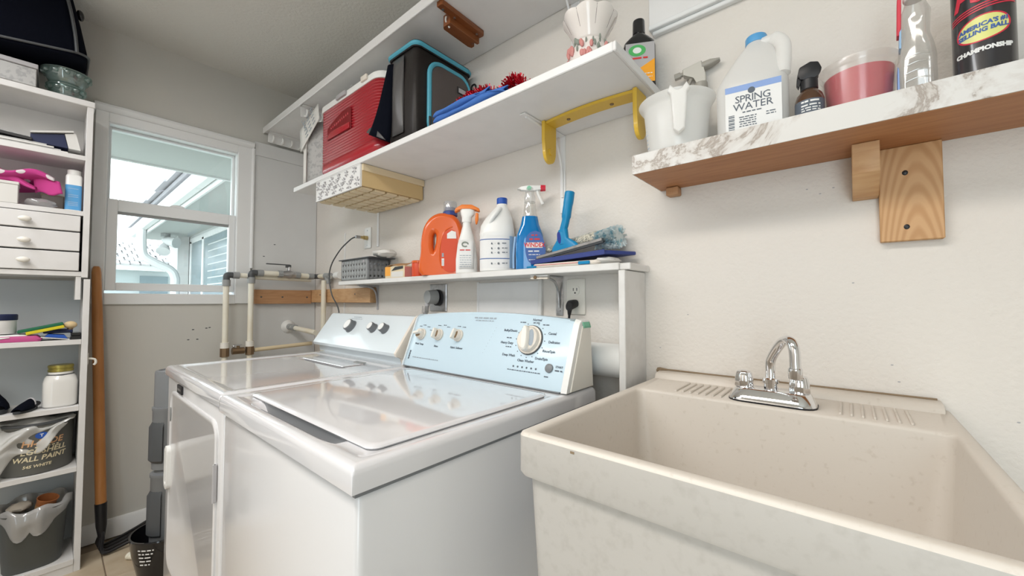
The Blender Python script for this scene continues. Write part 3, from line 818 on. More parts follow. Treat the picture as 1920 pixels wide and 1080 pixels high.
# --- jar shelf
Z = 0.7055
jr = thing('glass_jar', 'white-filled jar with gold lid on the bookcase', 'jar', (0.165, -1.145, Z))
obj('jar_body', B().loft([sup(0, .046, .046, 3), sup(.006, .051, .051, 3.4), sup(.105, .051, .051, 3.4), sup(.125, .046, .046, 2.6), sup(.140, .037, .037, 2), sup(.150, .036, .036, 2)]), 'jar_white', jr, local=True)
obj('ring', B().lathe([(.041, .133), (.0415, .136), (.038, .139), (.0355, .139), (.0355, .133)]), 'dark_grey', jr, local=True)
obj('lid', B().lathe([(.037, .148), (.0385, .150), (.0385, .158), (.0365, .160), (.0365, .163), (.0385, .165), (.0385, .174), (.036, .177)]), 'gold', jr, local=True)
def slipper(name, lab, loc, rz, s):
    t = thing(name, lab, 'shoe', loc, rz, 'black shoes on the bookcase')
    obj('sole', B().loft([sup(0.0, .040 * s, .105 * s, 2.4), sup(.012 * s, .042 * s, .108 * s, 2.4), sup(.02 * s, .041 * s, .107 * s, 2.4)]), 'rubber', t, local=True)
    rings = []
    for k in range(9):
        a = k / 8
        y = (-0.10 + 0.135 * a) * s
        hw = .040 * s * math.sin(PI * (0.2 + 0.55 * a)) + 0.002; hh = (.022 + .050 * a) * s
        rings.append([(hw * math.cos(PI * q / 10), y + 0.02 * s * a * math.sin(PI * q / 10), .018 * s + hh * math.sin(PI * q / 10)) for q in range(11)])
    obj('upper', B().loft(rings, False, False, False), 'black_fabric', t, local=True, solid=0.005)
    tr_ = [(hw * 1.04 * math.cos(PI * q / 10), y + 0.02 * s * math.sin(PI * q / 10) + .002, .018 * s + hh * 1.04 * math.sin(PI * q / 10)) for q in range(11)]
    obj('trim_band', B().tube(tr_, 0.0045, 8), 'label_grey', t, local=True)
    obj('heel_strap', B().tube(smooth_path([(.036 * s, .03 * s, .03 * s), (.034 * s, .09 * s, .045 * s), (0, .108 * s, .05 * s), (-.034 * s, .09 * s, .045 * s), (-.036 * s, .03 * s, .03 * s)], 4), 0.006, 8), 'black', t, local=True)
slipper('black_shoe', 'black shoe with pale trim at the left of the jar shelf', (0.120, -1.325, Z), math.radians(100), 0.90)
slipper('black_shoe', 'smaller black shoe between jar and larger shoe', (0.205, -1.238, Z), math.radians(64), 0.50)

# --- paint shelf
Z = 0.4455
pl = thing('paint_pail', 'dark paint pail with cream lettering half hidden by a bag', 'bucket', (0.128, -1.205, Z))
R0 = 0.105
obj('pail', B().lathe([(.100, .001), (.103, .004), (R0, .19), (.1095, .192), (.1095, .198), (.106, .2)], n=40), 'paint_pail', pl, local=True)
obj('lid', B().lathe([(.108, .1985), (.111, .2), (.111, .208), (.100, .2085), (.098, .204)], n=40), 'dark_grey', pl, local=True)
a0 = math.radians(4)
def pailwarp(cx, cz, rr=0.1055):
    def f(x, y, z):
        a = a0 + (cx + x) / rr
        return ((rr + z) * math.cos(a), (rr + z) * math.sin(a), cz + y)
    return f
b = B(); txt(b, 'HI-HIDE', 0.034, 0, warp=pailwarp(0.010, 0.128), shear=.2, bold=.0008); obj('lettering', b, 'print_orange', pl, local=True)
b = B(); txt(b, 'EGGSHELL', 0.029, 0, warp=pailwarp(0.016, 0.094), shear=.2, bold=.0006); txt(b, 'WALL PAINT', 0.027, 0, warp=pailwarp(0.004, 0.066), shear=.2, bold=.0006)
txt(b, '545 WHITE', 0.016, 0, warp=pailwarp(-0.004, 0.036), shear=.2, bold=.0004); scrib(b, .07, .008, 0, warp=pailwarp(0.024, 0.111), seed=4)
obj('lettering', b, 'print_cream', pl, local=True)
b = B().lathe([(.1, 0)] * 2, cap0=False, cap1=False) if False else B()
b.grid(lambda u, v: pailwarp(0, 0)(0.006 + 0.018 * v * math.cos(2 * PI * u), 0.158 + 0.013 * v * math.sin(2 * PI * u), 0.0004), 16, 2, True); obj('emblem', b, 'blue_cap', pl, local=True)
b = B(); txt(b, 'T', 0.016, 0, warp=pailwarp(0.006, 0.158, 0.1062), bold=.0005); obj('lettering', b, 'label_white', pl, local=True)
# white shopping bag draped over the pail
def drape(u, v):
    y = -1.36 + 0.245 * u
    top = Z + 0.214 - 0.006 * math.cos(6 * u) + 0.004 * math.sin(15 * u)
    dn = (0.22 * (1 - u) ** 0.8 + 0.02) * (1 + 0.18 * math.sin(11 * u))
    x = 0.10 + 0.135 * min(1, v * 2.2) + 0.012 * math.sin(9 * u + 7 * v) + 0.014 * mnoise.noise(Vector((u * 7, v * 7, 1)))
    z = top - (dn * max(0, v - 0.3) / 0.7) + 0.006 * mnoise.noise(Vector((u * 9, v * 9, 4)))
    return (min(x, 0.262), y + 0.02 * math.sin(6 * v), max(z, Z + 0.004))
obj('shopping_bag', B().grid(drape, 40, 30), 'film_thick', solid=0.0008, sharp=1.5, label='crumpled white plastic shopping bag draped over the paint pail', cat='bag')

# --- bottom: waste bin with liner
Z = 0.0585
wbn = thing('waste_bin', 'dark grey waste bin with clear liner in the bottom of the bookcase', 'bin', (0.140, -1.204, Z))
obj('bin_body', B().loft([sup(0, .080, .078, 3.0), sup(.004, .084, .082, 3.0), sup(.235, .105, .096, 3.0), sup(.240, .107, .0975, 3.0), sup(.236, .102, .093, 3.0), sup(.008, .080, .078, 3.0)]), 'bin_grey', wbn, local=True)
obj('bin_handle', B().tube(smooth_path([(0.05, -0.098, .205), (0.02, -0.112, .19), (-0.02, -0.112, .19), (-0.05, -0.098, .205)], 5), 0.006, 8), 'black', wbn, local=True)
def liner(u, v):
    a = 2 * PI * u
    n = 1 + 0.045 * math.sin(9 * a) + 0.05 * mnoise.noise(Vector((math.cos(a) * 3, math.sin(a) * 3, v * 4)))
    dip = 0.035 + 0.075 * max(0, math.sin(2.2 * a + 1.2)) ** 2
    if v < 0.35:
        k = v / 0.35; r = 0.075 + 0.024 * k; z = 0.16 + 0.09 * k
    elif v < 0.5:
        r = 0.103; z = 0.252
    else:
        k = (v - 0.5) / 0.5; r = 0.112 + 0.008 * math.sin(PI * k); z = 0.250 - dip * k
    return (r * n * 1.02 * math.cos(a), min(r * n * 0.93, .107) * math.sin(a), z + 0.008 * math.sin(6 * a))
obj('liner', B().grid(liner, 64, 16, True), 'film', wbn, local=True, solid=0.0006, sharp=1.5)
cp = thing('paper_cup', 'brown paper cup thrown in the waste bin', 'cup', (0.160, -1.185, Z + 0.185), rot=(math.radians(-12), math.radians(14), 0))
obj('cup_wall', B().lathe([(.022, 0), (.031, .082), (.0325, .083), (.0325, .086), (.030, .086), (.021, .003)], n=24, cap1=True), 'brown_cup', cp, local=True)
obj('cup_sleeve', B().lathe([(.0258, .022), (.0295, .060), (.0300, .060), (.0263, .022)], n=24, cap0=False, cap1=False), 'cardboard', cp, local=True)
crumple('tissue_wad', 'tissue', (0.125, -1.245, Z + 0.235), (0.03, 0.035, 0.02), sd=9, label='crumpled beige tissue in the waste bin', cat='tissue')

# ------------------------------------------------------------------ washer
def cap_top(x0, x1, y0, y1, zb, zt, f, nx=60, ny=60, r=0.014):
    """enamel top: rounded edges all round, height field f(x,y) added to the top"""
    b = B()
    xs = [x0 + (x1 - x0) * i / nx for i in range(nx + 1)]
    ys = [y0 + (y1 - y0) * j / ny for j in range(ny + 1)]
    for k in (0.12, 0.35, 0.65):     # denser lines near the border for the rounding
        xs += [x0 + r * k, x1 - r * k]; ys += [y0 + r * k, y1 - r * k]
    xs += [x0 + r, x1 - r]; ys += [y0 + r, y1 - r]
    xs = sorted(xs); ys = sorted(ys)
    def edge(d):
        return 0.0 if d >= r else r - math.sqrt(max(0, r * r - (r - d) ** 2))
    def z(x, y):
        dx = min(x - x0, x1 - x); dy = min(y - y0, y1 - y)
        return zt + f(x, y) - max(edge(dx), edge(dy))
    g = [[b.bm.verts.new((x, y, z(x, y))) for y in ys] for x in xs]
    for i in range(len(xs) - 1):
        for j in range(len(ys) - 1):
            b.bm.faces.new((g[i][j], g[i + 1][j], g[i + 1][j + 1], g[i][j + 1]))
    loop = [g[i][0] for i in range(len(xs))] + [g[-1][j] for j in range(1, len(ys))] + [g[i][-1] for i in range(len(xs) - 2, -1, -1)] + [g[0][j] for j in range(len(ys) - 2, 0, -1)]
    low = [b.bm.verts.new((v.co.x, v.co.y, zb)) for v in loop]
    n = len(loop)
    for i in range(n):
        b.bm.faces.new((loop[i], loop[(i + 1) % n], low[(i + 1) % n], low[i]))
    b.bm.faces.new(low)
    return b
def sst(a, b_, x):
    t = max(0.0, min(1.0, (x - a) / (b_ - a))); return t * t * (3 - 2 * t)

ws = thing('washing_machine', 'white top-load washing machine next to the laundry sink', 'washer', (1.89, -0.53, 0))
obj('cabinet_body', B().box(1.549, 2.231, -0.886, -0.178, 0.012, 0.869, 0.012, 3), 'enamel_body', ws)
for x in (1.60, 2.18):
    for y in (-0.83, -0.23):
        obj('foot', B().cyl((x, y, 0), (x, y, 0.02), 0.02), 'black', ws)
obj('seam_gasket', B().box(1.552, 2.228, -0.888, -0.178, 0.866, 0.876), 'grey_plastic', ws)
def washer_top(x, y):
    rim = 0.0
    # scooped finger well in front of the lid
    d = sst(1.68, 1.74, x) * (1 - sst(2.04, 2.12, x)) * sst(-0.872, -0.850, y) * (1 - sst(-0.832, -0.828, y))
    # shallow tray round the lid
    tr_ = sst(1.585, 1.60, x) * (1 - sst(2.196, 2.211, x)) * sst(-0.872, -0.862, y) * (1 - sst(-0.345, -0.335, y))
    return -0.0022 * tr_ - 0.030 * d
obj('top_cap', cap_top(1.546, 2.234, -0.896, -0.168, 0.874, 0.915, washer_top, 90, 110), 'enamel', ws, sharp=1.0)
lid = obj('lid', B().loft([rrect(1.612, 2.194, -0.842, -0.352, 0.02, 0.9120, 5), rrect(1.608, 2.198, -0.846, -0.349, 0.022, 0.917, 5), rrect(1.611, 2.195, -0.843, -0.352, 0.02, 0.9205, 5), rrect(1.622, 2.184, -0.832, -0.362, 0.016, 0.9215, 5)]), 'enamel', ws, sharp=0.9)
obj('finger_well_shade', B().prism([(1.69, -0.8395), (2.115, -0.8395), (2.105, -0.835), (1.70, -0.835)], 'z', 0.890, 0.9118), 'grey_plastic', ws)  # dark strip standing in for the shade under the lid's front edge
obj('lid_hinge_strip', B().box(1.63, 2.18, -0.350, -0.338, 0.913, 0.9175, 0.002, 1), 'enamel', ws)
# control console
P0 = Vector((0, -0.316, 0.918)); S = (Vector((0, -0.245, 1.105)) - P0).normalized(); N = Vector((1, 0, 0)).cross(S)
def wcon(x, t, d=0.0):
    p = P0 + S * t - N * 0 + Vector((0, 0, 0)); q = p + N * d
    return Vector((x, q.y, q.z))
if N.y > 0: N = -N
def con_ring(x, arch, g=0.0):
    h = 1.100 + arch
    pl = lambda z: -0.316 + (z - 0.918) * 0.3797
    return [(x, -0.315 + g, 0.918), (x, pl(0.930) + g, 0.930), (x, pl(h - 0.008) + g, h - 0.008), (x, -0.243 + g + arch * .38, h), (x, -0.236 + g, h + 0.003 - g), (x, -0.196, h + 0.002 - g), (x, -0.190, h - 0.004), (x, -0.176, 0.918)]
rings = []
for k in range(25):
    x = 1.500 + (2.226 - 1.500) * k / 24
    a = math.sin(PI * k / 24)
    rings.append(con_ring(x, 0.018 * a ** 0.8, 0.006 if k in (0, 24) else 0.0))
con = obj('control_console', B().loft(rings), 'console_blue', ws, sharp=0.5)
obj('console_end_trim', B().loft([con_ring(2.214, 0.003, -0.003), con_ring(2.231, 0.001, 0.0)]), 'white_plastic', con)
obj('console_end_panel', B().prism([(-0.300, 0.919), (-0.180, 0.919), (-0.194, 1.085), (-0.236, 1.090)], 'x', 2.2305, 2.2345, 0.0015, 1), 'offwhite', con)
obj('console_end_trim', B().loft([con_ring(1.497, 0.001, 0.0), con_ring(1.507, 0.003, -0.002)]), 'console_pale', con)
obj('console_shade_strip', B().box(1.51, 2.21, -0.318, -0.30, 0.9165, 0.9195), 'grey_plastic', con)  # dark strip painting the shadow line at the foot of the console
def knobP(x, t, d): return wcon(x, t, d)
def knob(parent, x, t, r, turn, name='knob'):
    c0 = knobP(x, t, 0.0)
    k = obj(name, B().tube([c0, knobP(x, t, 0.006), knobP(x, t, 0.007), knobP(x, t, 0.018), knobP(x, t, 0.021)], [r * 1.12, r * 1.12, r, r * .93, r * .82], 28), 'cream_plastic', parent)
    # raised grip bar across the knob face and its dark inset
    ca, sa = math.cos(turn), math.sin(turn)
    xd = Vector((ca, 0, 0)) + S * sa; yd = N.cross(xd)
    mt = frame(knobP(x, t, 0.018), xd, Vector((1, 0, 0)) * -sa + S * ca)
    if mt.to_3x3().col[2].dot(N) < 0: mt = frame(knobP(x, t, 0.018), -xd, Vector((1, 0, 0)) * -sa + S * ca)
    obj('grip', B().loft([sup(0, r * .98, r * .34, 2.6), sup(.012, r * .96, r * .30, 2.6), sup(.016, r * .86, r * .22, 2.6)]).xform(mt), 'offwhite', k)
    obj('grip_inset', B().loft([sup(0.0035, r * .66, r * .26, 2.2, 0, -r * .46), sup(0.0045, r * .60, r * .22, 2.2, 0, -r * .46)]).xform(mt), 'print_soft' if r > .02 else 'brass_old', k)
    return k
knob(con, 1.566, 0.124, 0.019, math.radians(10))
knob(con, 1.664, 0.127, 0.019, math.radians(88))
knob(con, 1.767, 0.130, 0.019, math.radians(80))
dl = knob(con, 2.076, 0.135, 0.038, math.radians(100), 'cycle_dial')
obj('dial_ring', B().tube([knobP(2.076, .135, .0005), knobP(2.076, .135, .0035)], [0.0455, 0.0445], 36), 'dark_grey', con)
tk = B()
for k in range(16):
    a = 2 * PI * k / 16
    tk.cyl(knobP(2.076 + 0.0525 * math.cos(a), .135 + 0.0525 * math.sin(a), .0002), knobP(2.076 + 0.0525 * math.cos(a), .135 + 0.0525 * math.sin(a), .0010), .0016, n=8)
obj('dial_marks', tk, 'print_grey', con)
LM = ['print_grey']
def ct(s, x, t, size, bold=.0001, **k): obj('lettering', txt(B(), s, size, wcon(x, t, 0.0008), (1, 0, 0), S, bold=bold, **k), LM[0], con)
for s, x, t in (('Normal', 2.087, .197), ('Casual', 2.150, .158), ('Delicates', 2.162, .133), ('Rinse/Spin', 2.150, .106), ('Drain/Spin', 2.130, .083), ('Clean Washer', 2.076, .072), ('Deep Wash', 2.008, .084), ('Heavy Duty', 1.990, .121), ('Bulky/Sheets', 1.994, .160)):
    ct(s, x, t, 0.0105)
def cs_(x, t, w, h, sd=1): obj('small_print', scrib(B(), w, h, wcon(x, t, .0008), (1, 0, 0), S, seed=sd), LM[0], con)
for x, t in ((2.087, .188), (2.122, .183), (2.036, .188), (1.996, .137), (2.000, .109)): cs_(x, t, .022, .005, int(x * 100))
ct('Wash Temp', 1.566, .087, .010); ct('Rinse', 1.664, .085, .010); ct('Fabric Softener', 1.772, .087, .010)
for x, t in ((1.545, .155), (1.566, .160), (1.592, .154), (1.612, .142), (1.652, .162), (1.682, .164), (1.703, .158), (1.758, .163), (1.784, .161)): cs_(x, t, .016, .0045, int(x * 1000))
ct('START', 2.194, .066, .008); cs_(2.194, .056, .024, .006, 5); cs_(2.160, .036, .018, .005, 6); cs_(2.076, .042, .12, .0042, 7)
LM[0] = 'print_soft'
b = B(); cs_(1.872, .197, .10, .008, 11); cs_(1.872, .188, .085, .0055, 12); cs_(1.625, .036, .15, .005, 13)
for k in range(9): b.box(1.935 - .0035 * k, 1.9365 - .0035 * k, -0.0002, 0.0002, 0, 0.006) if False else txt(b, '-', .008, wcon(1.932 - .0040 * k, .166 - .0105 * k, .0006), S, (1, 0, 0))
obj('dashed_line', b, 'print_soft', con, kind='stuff')
b = B()
for k in range(5): b.xform(Matrix()); 
for k in range(4):
    mt = frame(wcon(1.527, .030 + .0085 * k, .0004), (1, 0, 0), S)
    b.add_mesh(text_mesh('III', .0095, bold=.0006), mt)
obj('brand_badge', b, 'print_grey', con)
b = B()
for k in range(6):
    b.cyl(knobP(2.036 + .0165 * k, .053, 0), knobP(2.036 + .0165 * k, .053, .0012), .0028, n=12)
obj('indicator_lights', b, 'print_grey', con)
obj('start_button', B().tube([knobP(2.163, .060, 0), knobP(2.163, .060, .005), knobP(2.163, .060, .007)], [.0125, .012, .009], 24), 'grey_plastic', con)
obj('green_tape', B().grid(lambda u, v: (2.205 + 0.031 * u, -0.234 + 0.040 * v, 1.1052 - 0.003 * u - 0.018 * max(0, u - .82) / .18), 10, 6), 'green_tape', solid=0.0006,
    label='strip of green tape on the washer console corner', cat='tape')

# ------------------------------------------------------------------ dryer
DX0, DX1 = 0.795, 1.522
dy = thing('clothes_dryer', 'white clothes dryer left of the washing machine', 'dryer', (1.15, -0.53, 0))
obj('cabinet_body', B().box(DX0, DX1, -0.882, -0.182, 0.012, 0.876, 0.010, 3), 'enamel_body', dy)
for x in (DX0 + .05, DX1 - .05):
    for y in (-0.83, -0.23):
        obj('foot', B().cyl((x, y, 0), (x, y, 0.02), 0.02), 'black', dy)
def dryer_top(x, y):
    tr_ = sst(DX0 + .030, DX0 + .050, x) * (1 - sst(DX1 - .050, DX1 - .030, x)) * sst(-0.860, -0.845, y) * (1 - sst(-0.36, -0.34, y))
    sl = sst(0.95, 0.97, x) * (1 - sst(1.33, 1.35, x)) * (sst(-0.478, -0.470, y) * (1 - sst(-0.462, -0.454, y)))
    return -0.005 * tr_ - 0.003 * sl
obj('top_cap', cap_top(DX0 - .004, DX1 + .004, -0.891, -0.172, 0.879, 0.913, dryer_top, 80, 110, 0.016), 'enamel_dryer', dy, sharp=1.0)
obj('lint_screen_lid', B().box(0.97, 1.33, -0.462, -0.375, 0.9085, 0.9118, 0.002, 1), 'enamel_dryer', dy)
obj('lint_screen_grip', B().prism([(1.24, -0.36), (1.32, -0.36), (1.32, -0.385), (1.265, -0.385)], 'z', 0.911, 0.9135), 'pipe_grey', dy)
# door
def drect(x0, x1, z0, z1, r, y, n=6):
    return [(p[0], y, p[1]) for p in rrect(x0, x1, z0, z1, r, 0, n)]
dd = obj('door', B().loft([drect(0.872, 1.487, 0.20, 0.832, 0.05, -0.880), drect(0.872, 1.487, 0.20, 0.832, 0.05, -0.8865), drect(0.875, 1.484, 0.203, 0.829, 0.047, -0.8885), drect(0.884, 1.475, 0.212, 0.820, 0.042, -0.8885), drect(0.888, 1.471, 0.216, 0.816, 0.04, -0.8865)]), 'enamel_body', dy)
hd = obj('door_handle', B().loft([drect(0.868, 0.912, 0.478, 0.632, 0.022, -0.886), drect(0.868, 0.912, 0.478, 0.632, 0.022, -0.898), drect(0.873, 0.907, 0.485, 0.625, 0.017, -0.900), drect(0.879, 0.901, 0.495, 0.615, 0.011, -0.899), drect(0.880, 0.900, 0.497, 0.613, 0.010, -0.892)]), 'white_plastic', dd)
gr = B()
for k in range(6): gr.box(0.8815, 0.8985, -0.8955, -0.8915, 0.503 + .0185 * k, 0.512 + .0185 * k)
obj('handle_grille', gr, 'dark_grey', hd)
for z in (0.30, 0.67):
    obj('hinge', B().box(1.481, 1.492, -0.8905, -0.884, z - .05, z + .05, 0.001, 1).cyl((1.488, -0.890, z - .05), (1.488, -0.890, z + .05), .004, n=10), 'label_grey', dy)
bd = obj('badge', B().box(0.985, 1.055, -0.8875, -0.882, 0.838, 0.866, 0.001, 1), 'black', dy)
b = B(); scrib(b, .05, .012, (1.020, -0.8878, 0.852), seed=2); obj('badge_lettering', b, 'steel', bd)
obj('oval_sticker', B().loft([[(p[0] * .6 + .890, -0.8880, p[1] * 1.0 + .745) for p in sup(0, .014, .026, 2)], [(p[0] * .6 + .890, -0.8892, p[1] + .745) for p in sup(0, .0135, .0255, 2)]]), 'pipe_grey', dd)
# dryer console
CX0, CX1 = 0.695, 1.458
Q0 = Vector((0, -0.320, 0.957)); QS = (Vector((0, -0.228, 1.092)) - Q0).normalized(); QN = Vector((1, 0, 0)).cross(QS)
if QN.y > 0: QN = -QN
CX0 = 0.735
def dring(x, g=0.0):
    return [(x, -0.288 + g, 0.912), (x, -0.290 + g, 0.938), (x, -0.316 + g, 0.944), (x, -0.322 + g, 0.957), (x, -0.229 + g, 1.091), (x, -0.222, 1.096 - g), (x, -0.196, 1.097 - g), (x, -0.188, 1.088), (x, -0.176, 0.912)]
dc = obj('control_console', B().loft([dring(CX0, .006)] + [dring(CX0 + .006 + (CX1 - CX0 - .012) * k / 6) for k in range(7)] + [dring(CX1, .006)]), 'console_pale', dy, sharp=0.5)
obj('console_end_cap', B().prism([(-0.291, 0.9135), (-0.293, 0.937), (-0.320, 0.943), (-0.326, 0.957), (-0.232, 1.094), (-0.222, 1.0995), (-0.194, 1.0995), (-0.184, 1.088), (-0.174, 0.9135)], 'x', CX1 - .001, CX1 + .014, 0.003, 2), 'cream_plastic', dc)
def dcon(x, t, d=0.0):
    q = Q0 + QS * t + QN * d
    return Vector((x, q.y, q.z))
for x, r in ((1.015, .030), (1.212, .021), (1.303, .021)):
    kb = obj('timer_knob' if r > .025 else 'knob', B().tube([dcon(x, .099, 0), dcon(x, .099, .004), dcon(x, .099, .005), dcon(x, .099, .024), dcon(x, .099, .027)], [r * 1.06, r * 1.06, r * .96, r * .92, r * .84], 32), 'knob_grey', dc)
    obj('knob_face', B().tube([dcon(x, .099, .0265), dcon(x, .099, .0282)], [r * .78, r * .74], 32), 'white_plastic', kb)
b = B()
for x, t, w_, h_ in ((1.02, .152, .07, .006), (1.02, .142, .10, .005), (1.00, .042, .06, .005), (1.05, .035, .05, .004), (1.212, .060, .05, .005), (1.303, .060, .05, .005), (1.303, .050, .04, .004), (0.80, .018, .06, .006), (0.88, .018, .08, .005)):
    scrib(b, w_, h_, dcon(x, t, 0.0006), (1, 0, 0), QS, seed=int(x * 500 + t * 900))
obj('console_lettering', b, 'print_soft', dc)

# ------------------------------------------------------------------ laundry sink
sk = thing('laundry_sink', 'deep cream moulded laundry sink on legs', 'sink', (2.65, -0.33, 0))
SX0, SX1, SY0, SY1, SZ = 2.357, 2.943, -0.667, -0.003, 0.938
b = B()
b.loft([rrect(SX0 + .022, SX1 - .022, SY0 + .022, SY1 - .02, .03, .56, 5),
        rrect(SX0 + .012, SX1 - .012, SY0 + .012, SY1 - .004, .02, .862, 5),
        rrect(SX0 + .002, SX1 - .002, SY0 + .002, SY1, .018, .866, 5),
        rrect(SX0, SX1, SY0, SY1, .014, .872, 5),
        rrect(SX0, SX1, SY0, SY1, .014, SZ - .006, 5)])
bmesh.ops.delete(b.bm, geom=[f for f in b.bm.faces if all(abs(v.co.z - (SZ - .006)) < 1e-6 for v in f.verts)], context='FACES_ONLY')
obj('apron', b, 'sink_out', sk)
IX0, IX1, IY0, IY1 = 2.379, 2.921, -0.645, -0.207
b = B()
b.loft([rrect(SX0, SX1, SY0, SY1, .014, SZ - .006, 5), rrect(SX0 + .002, SX1 - .002, SY0 + .002, SY1, .013, SZ - .0015, 5), rrect(SX0 + .006, SX1 - .006, SY0 + .006, SY1, .012, SZ, 5),
        rrect(IX0 - .005, IX1 + .005, IY0 - .005, IY1 + .006, .016, SZ, 5), rrect(IX0 - .001, IX1 + .001, IY0 - .001, IY1 + .001, .018, SZ - .003, 5),
        rrect(IX0, IX1, IY0, IY1, .02, SZ - .008, 5), rrect(IX0 + .02, IX1 - .02, IY0 + .02, IY1 - .012, .04, .64, 5), rrect(IX0 + .05, IX1 - .05, IY0 + .05, IY1 - .042, .06, .602, 5), rrect(2.60, 2.70, -0.48, -0.38, .045, .596, 5)], False, True)
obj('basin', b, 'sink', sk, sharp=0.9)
obj('drain', B().lathe([(.04, .5965), (.042, .598), (.030, .598), (.026, .593)], (2.65, -0.43)), 'chrome', sk)
obj('back_ledge', B().prism([(-0.055, SZ - .002), (-0.048, SZ + .010), (-0.040, SZ + .015), (-0.001, SZ + .018), (-0.001, SZ - .002)], 'x', SX0 + .004, SX1 - .012, .003, 2), 'sink', sk)
for x0 in (2.462, 2.772):
    for k in range(7):
        x = x0 + .0165 * k
        obj('soap_ridge', B().prism([(x, -0.190), (x + .0045, -0.190), (x + .0045, -0.075), (x, -0.075)], 'z', SZ - .001, SZ + .0045, .0015, 1), 'sink', sk)
for x in (SX0 + .06, SX1 - .06):
    for y in (SY0 + .06, SY1 - .06):
        obj('leg', B().prism([(x - .02, y - .02), (x + .02, y - .02), (x + .02, y + .02), (x - .02, y + .02)], 'z', 0, .60, .004, 1), 'steel', sk)
obj('caulk_grime', B().tube(smooth_path([(2.362, -0.012, .952), (2.372, -0.010, .958), (2.50, -0.0055, .957), (2.75, -0.0055, .957), (2.925, -0.0055, .957)], 6), [.008, .0085, .009, .008, .007, .006, .004] + [.0022] * 18, 8), 'grime', sk)
obj('stain', B().box(SX0 + .105, SX0 + .112, SY0 - .0006, SY0 + .001, SZ - .012, SZ - .0085), 'grime', sk)

fc = thing('faucet', 'chrome two-handle faucet on the laundry sink deck', 'faucet', (2.657, -0.155, SZ))
FZ = SZ + .0005
obj('base_gasket', B().loft([rrect(2.577, 2.739, -0.200, -0.112, .03, FZ, 5), rrect(2.577, 2.739, -0.200, -0.112, .03, FZ + .003, 5)]), 'black', fc)
obj('base_plate', B().loft([rrect(2.578, 2.738, -0.199, -0.113, .028, FZ + .003, 5), rrect(2.579, 2.737, -0.198, -0.114, .028, FZ + .007, 5), rrect(2.588, 2.728, -0.187, -0.127, .024, FZ + .024, 5), rrect(2.592, 2.724, -0.183, -0.131, .022, FZ + .027, 5)]), 'chrome', fc)
for x in (2.606, 2.708):
    rg = []
    for r, z in ((.0185, .027), (.0195, .029), (.0185, .045), (.016, .058), (.013, .062), (.006, .0635)):
        rg.append([(x + r * (1 - .07 * (k % 4 < 2)) * math.cos(2 * PI * k / 32), -0.157 + r * (1 - .07 * (k % 4 < 2)) * math.sin(2 * PI * k / 32), FZ + z) for k in range(32)])
    obj('handle', B().loft(rg), 'chrome', fc, sharp=1.2)
obj('spout_nut', B().lathe([(.0135, FZ + .026), (.0135, FZ + .040), (.016, FZ + .041), (.016, FZ + .050), (.0135, FZ + .052)], (2.657, -0.157), 12), 'chrome', fc)
obj('spout', B().tube(smooth_path([(2.657, -0.157, FZ + .05), (2.657, -0.157, FZ + .082), (2.661, -0.163, FZ + .098), (2.677, -0.185, FZ + .126), (2.690, -0.203, FZ + .139), (2.701, -0.220, FZ + .138), (2.707, -0.229, FZ + .122), (2.708, -0.231, FZ + .09), (2.708, -0.231, FZ + .078)], 7), .0098, 18), 'chrome', fc)
obj('aerator', B().lathe([(.0112, FZ + .066), (.0122, FZ + .068), (.0122, FZ + .086), (.0108, FZ + .088)], (2.708, -0.231), 20), 'chrome', fc)

# ------------------------------------------------------------------ tools and tower by the window wall
rk = thing('garden_cultivator', 'garden cultivator with orange-brown wooden handle leaning by the bookcase', 'garden tool', (0.12, -1.0, 0))
top = Vector((0.045, -1.043, 1.325)); bot = Vector((0.125, -1.006, 0.22))
ax = (bot - top).normalized()
obj('handle', B().tube([top, top + ax * .01, top + ax * .03, top + ax * .30, bot], [.010, .0145, .017, .0195, .0195], 20), 'handle_wood', rk)
obj('ferrule', B().tube([bot - ax * .002, bot + ax * .10, bot + ax * .15], [.0215, .019, .012], 18), 'black', rk)
for k in range(4):
    dx = 0.022 * k
    obj('tine', B().tube(smooth_path([bot + ax * .11, Vector((0.115 + dx * .6, -1.004 + .002 * k, .075)), Vector((0.10 + dx * 1.2, -1.012 + .003 * k, .032)), Vector((0.10 + dx * 1.4, -0.990, .014)), Vector((0.085 + dx * 1.5, -0.94, .019)), Vector((0.07 + dx * 1.6, -0.88, .032)), Vector((0.06 + dx * 1.6, -0.83, .048))], 6), .0070, 8), 'black', rk)
tray = thing('drip_tray', 'black round tray with white lettering at the dryer corner', 'tray', (0.50, -0.83, 0))
obj('tray_bowl', B().lathe([(.085, .001), (.09, .004), (.110, .10), (.116, .165), (.120, .167), (.119, .172), (.112, .171), (.106, .105), (.083, .010)], (0.50, -0.83), 36), 'black_gloss', tray)
obj('tray_lip', B().box(0.415, 0.445, -0.935, -0.915, .09, .115, .004, 2), 'black', tray)
b = B()
for i in range(5):
    def wpt(x, y, z, zz=.14 - .014 * i):
        a = math.radians(-42) + x / .115; r = .1145 + z
        return (0.50 + r * math.cos(a), -0.83 + r * math.sin(a), zz + y)
    scrib(b, .06 - .006 * i, .008, 0, warp=wpt, seed=i + 3)
obj('lettering', b, 'label_white', tray)
tw_ = thing('water_tower', 'grey plastic canister tower standing in the black tray', 'canister', (0.50, -0.83, .012))
c = (0.50, -0.83)
obj('upper_tube', B().lathe([(.052, .69), (.052, .845), (.050, .855), (.040, .858), (.036, .852), (.030, .852)], c), 'grey_plastic', tw_)
obj('upper_canister', B().lathe([(.040, .43), (.055, .44), (.056, .685), (.058, .69), (.058, .70), (.053, .702)], c), 'grey_plastic', tw_)
obj('lower_canister', B().lathe([(.048, .013), (.055, .016), (.056, .40), (.059, .405), (.059, .418), (.045, .422), (.040, .43)], c), 'grey_plastic', tw_)
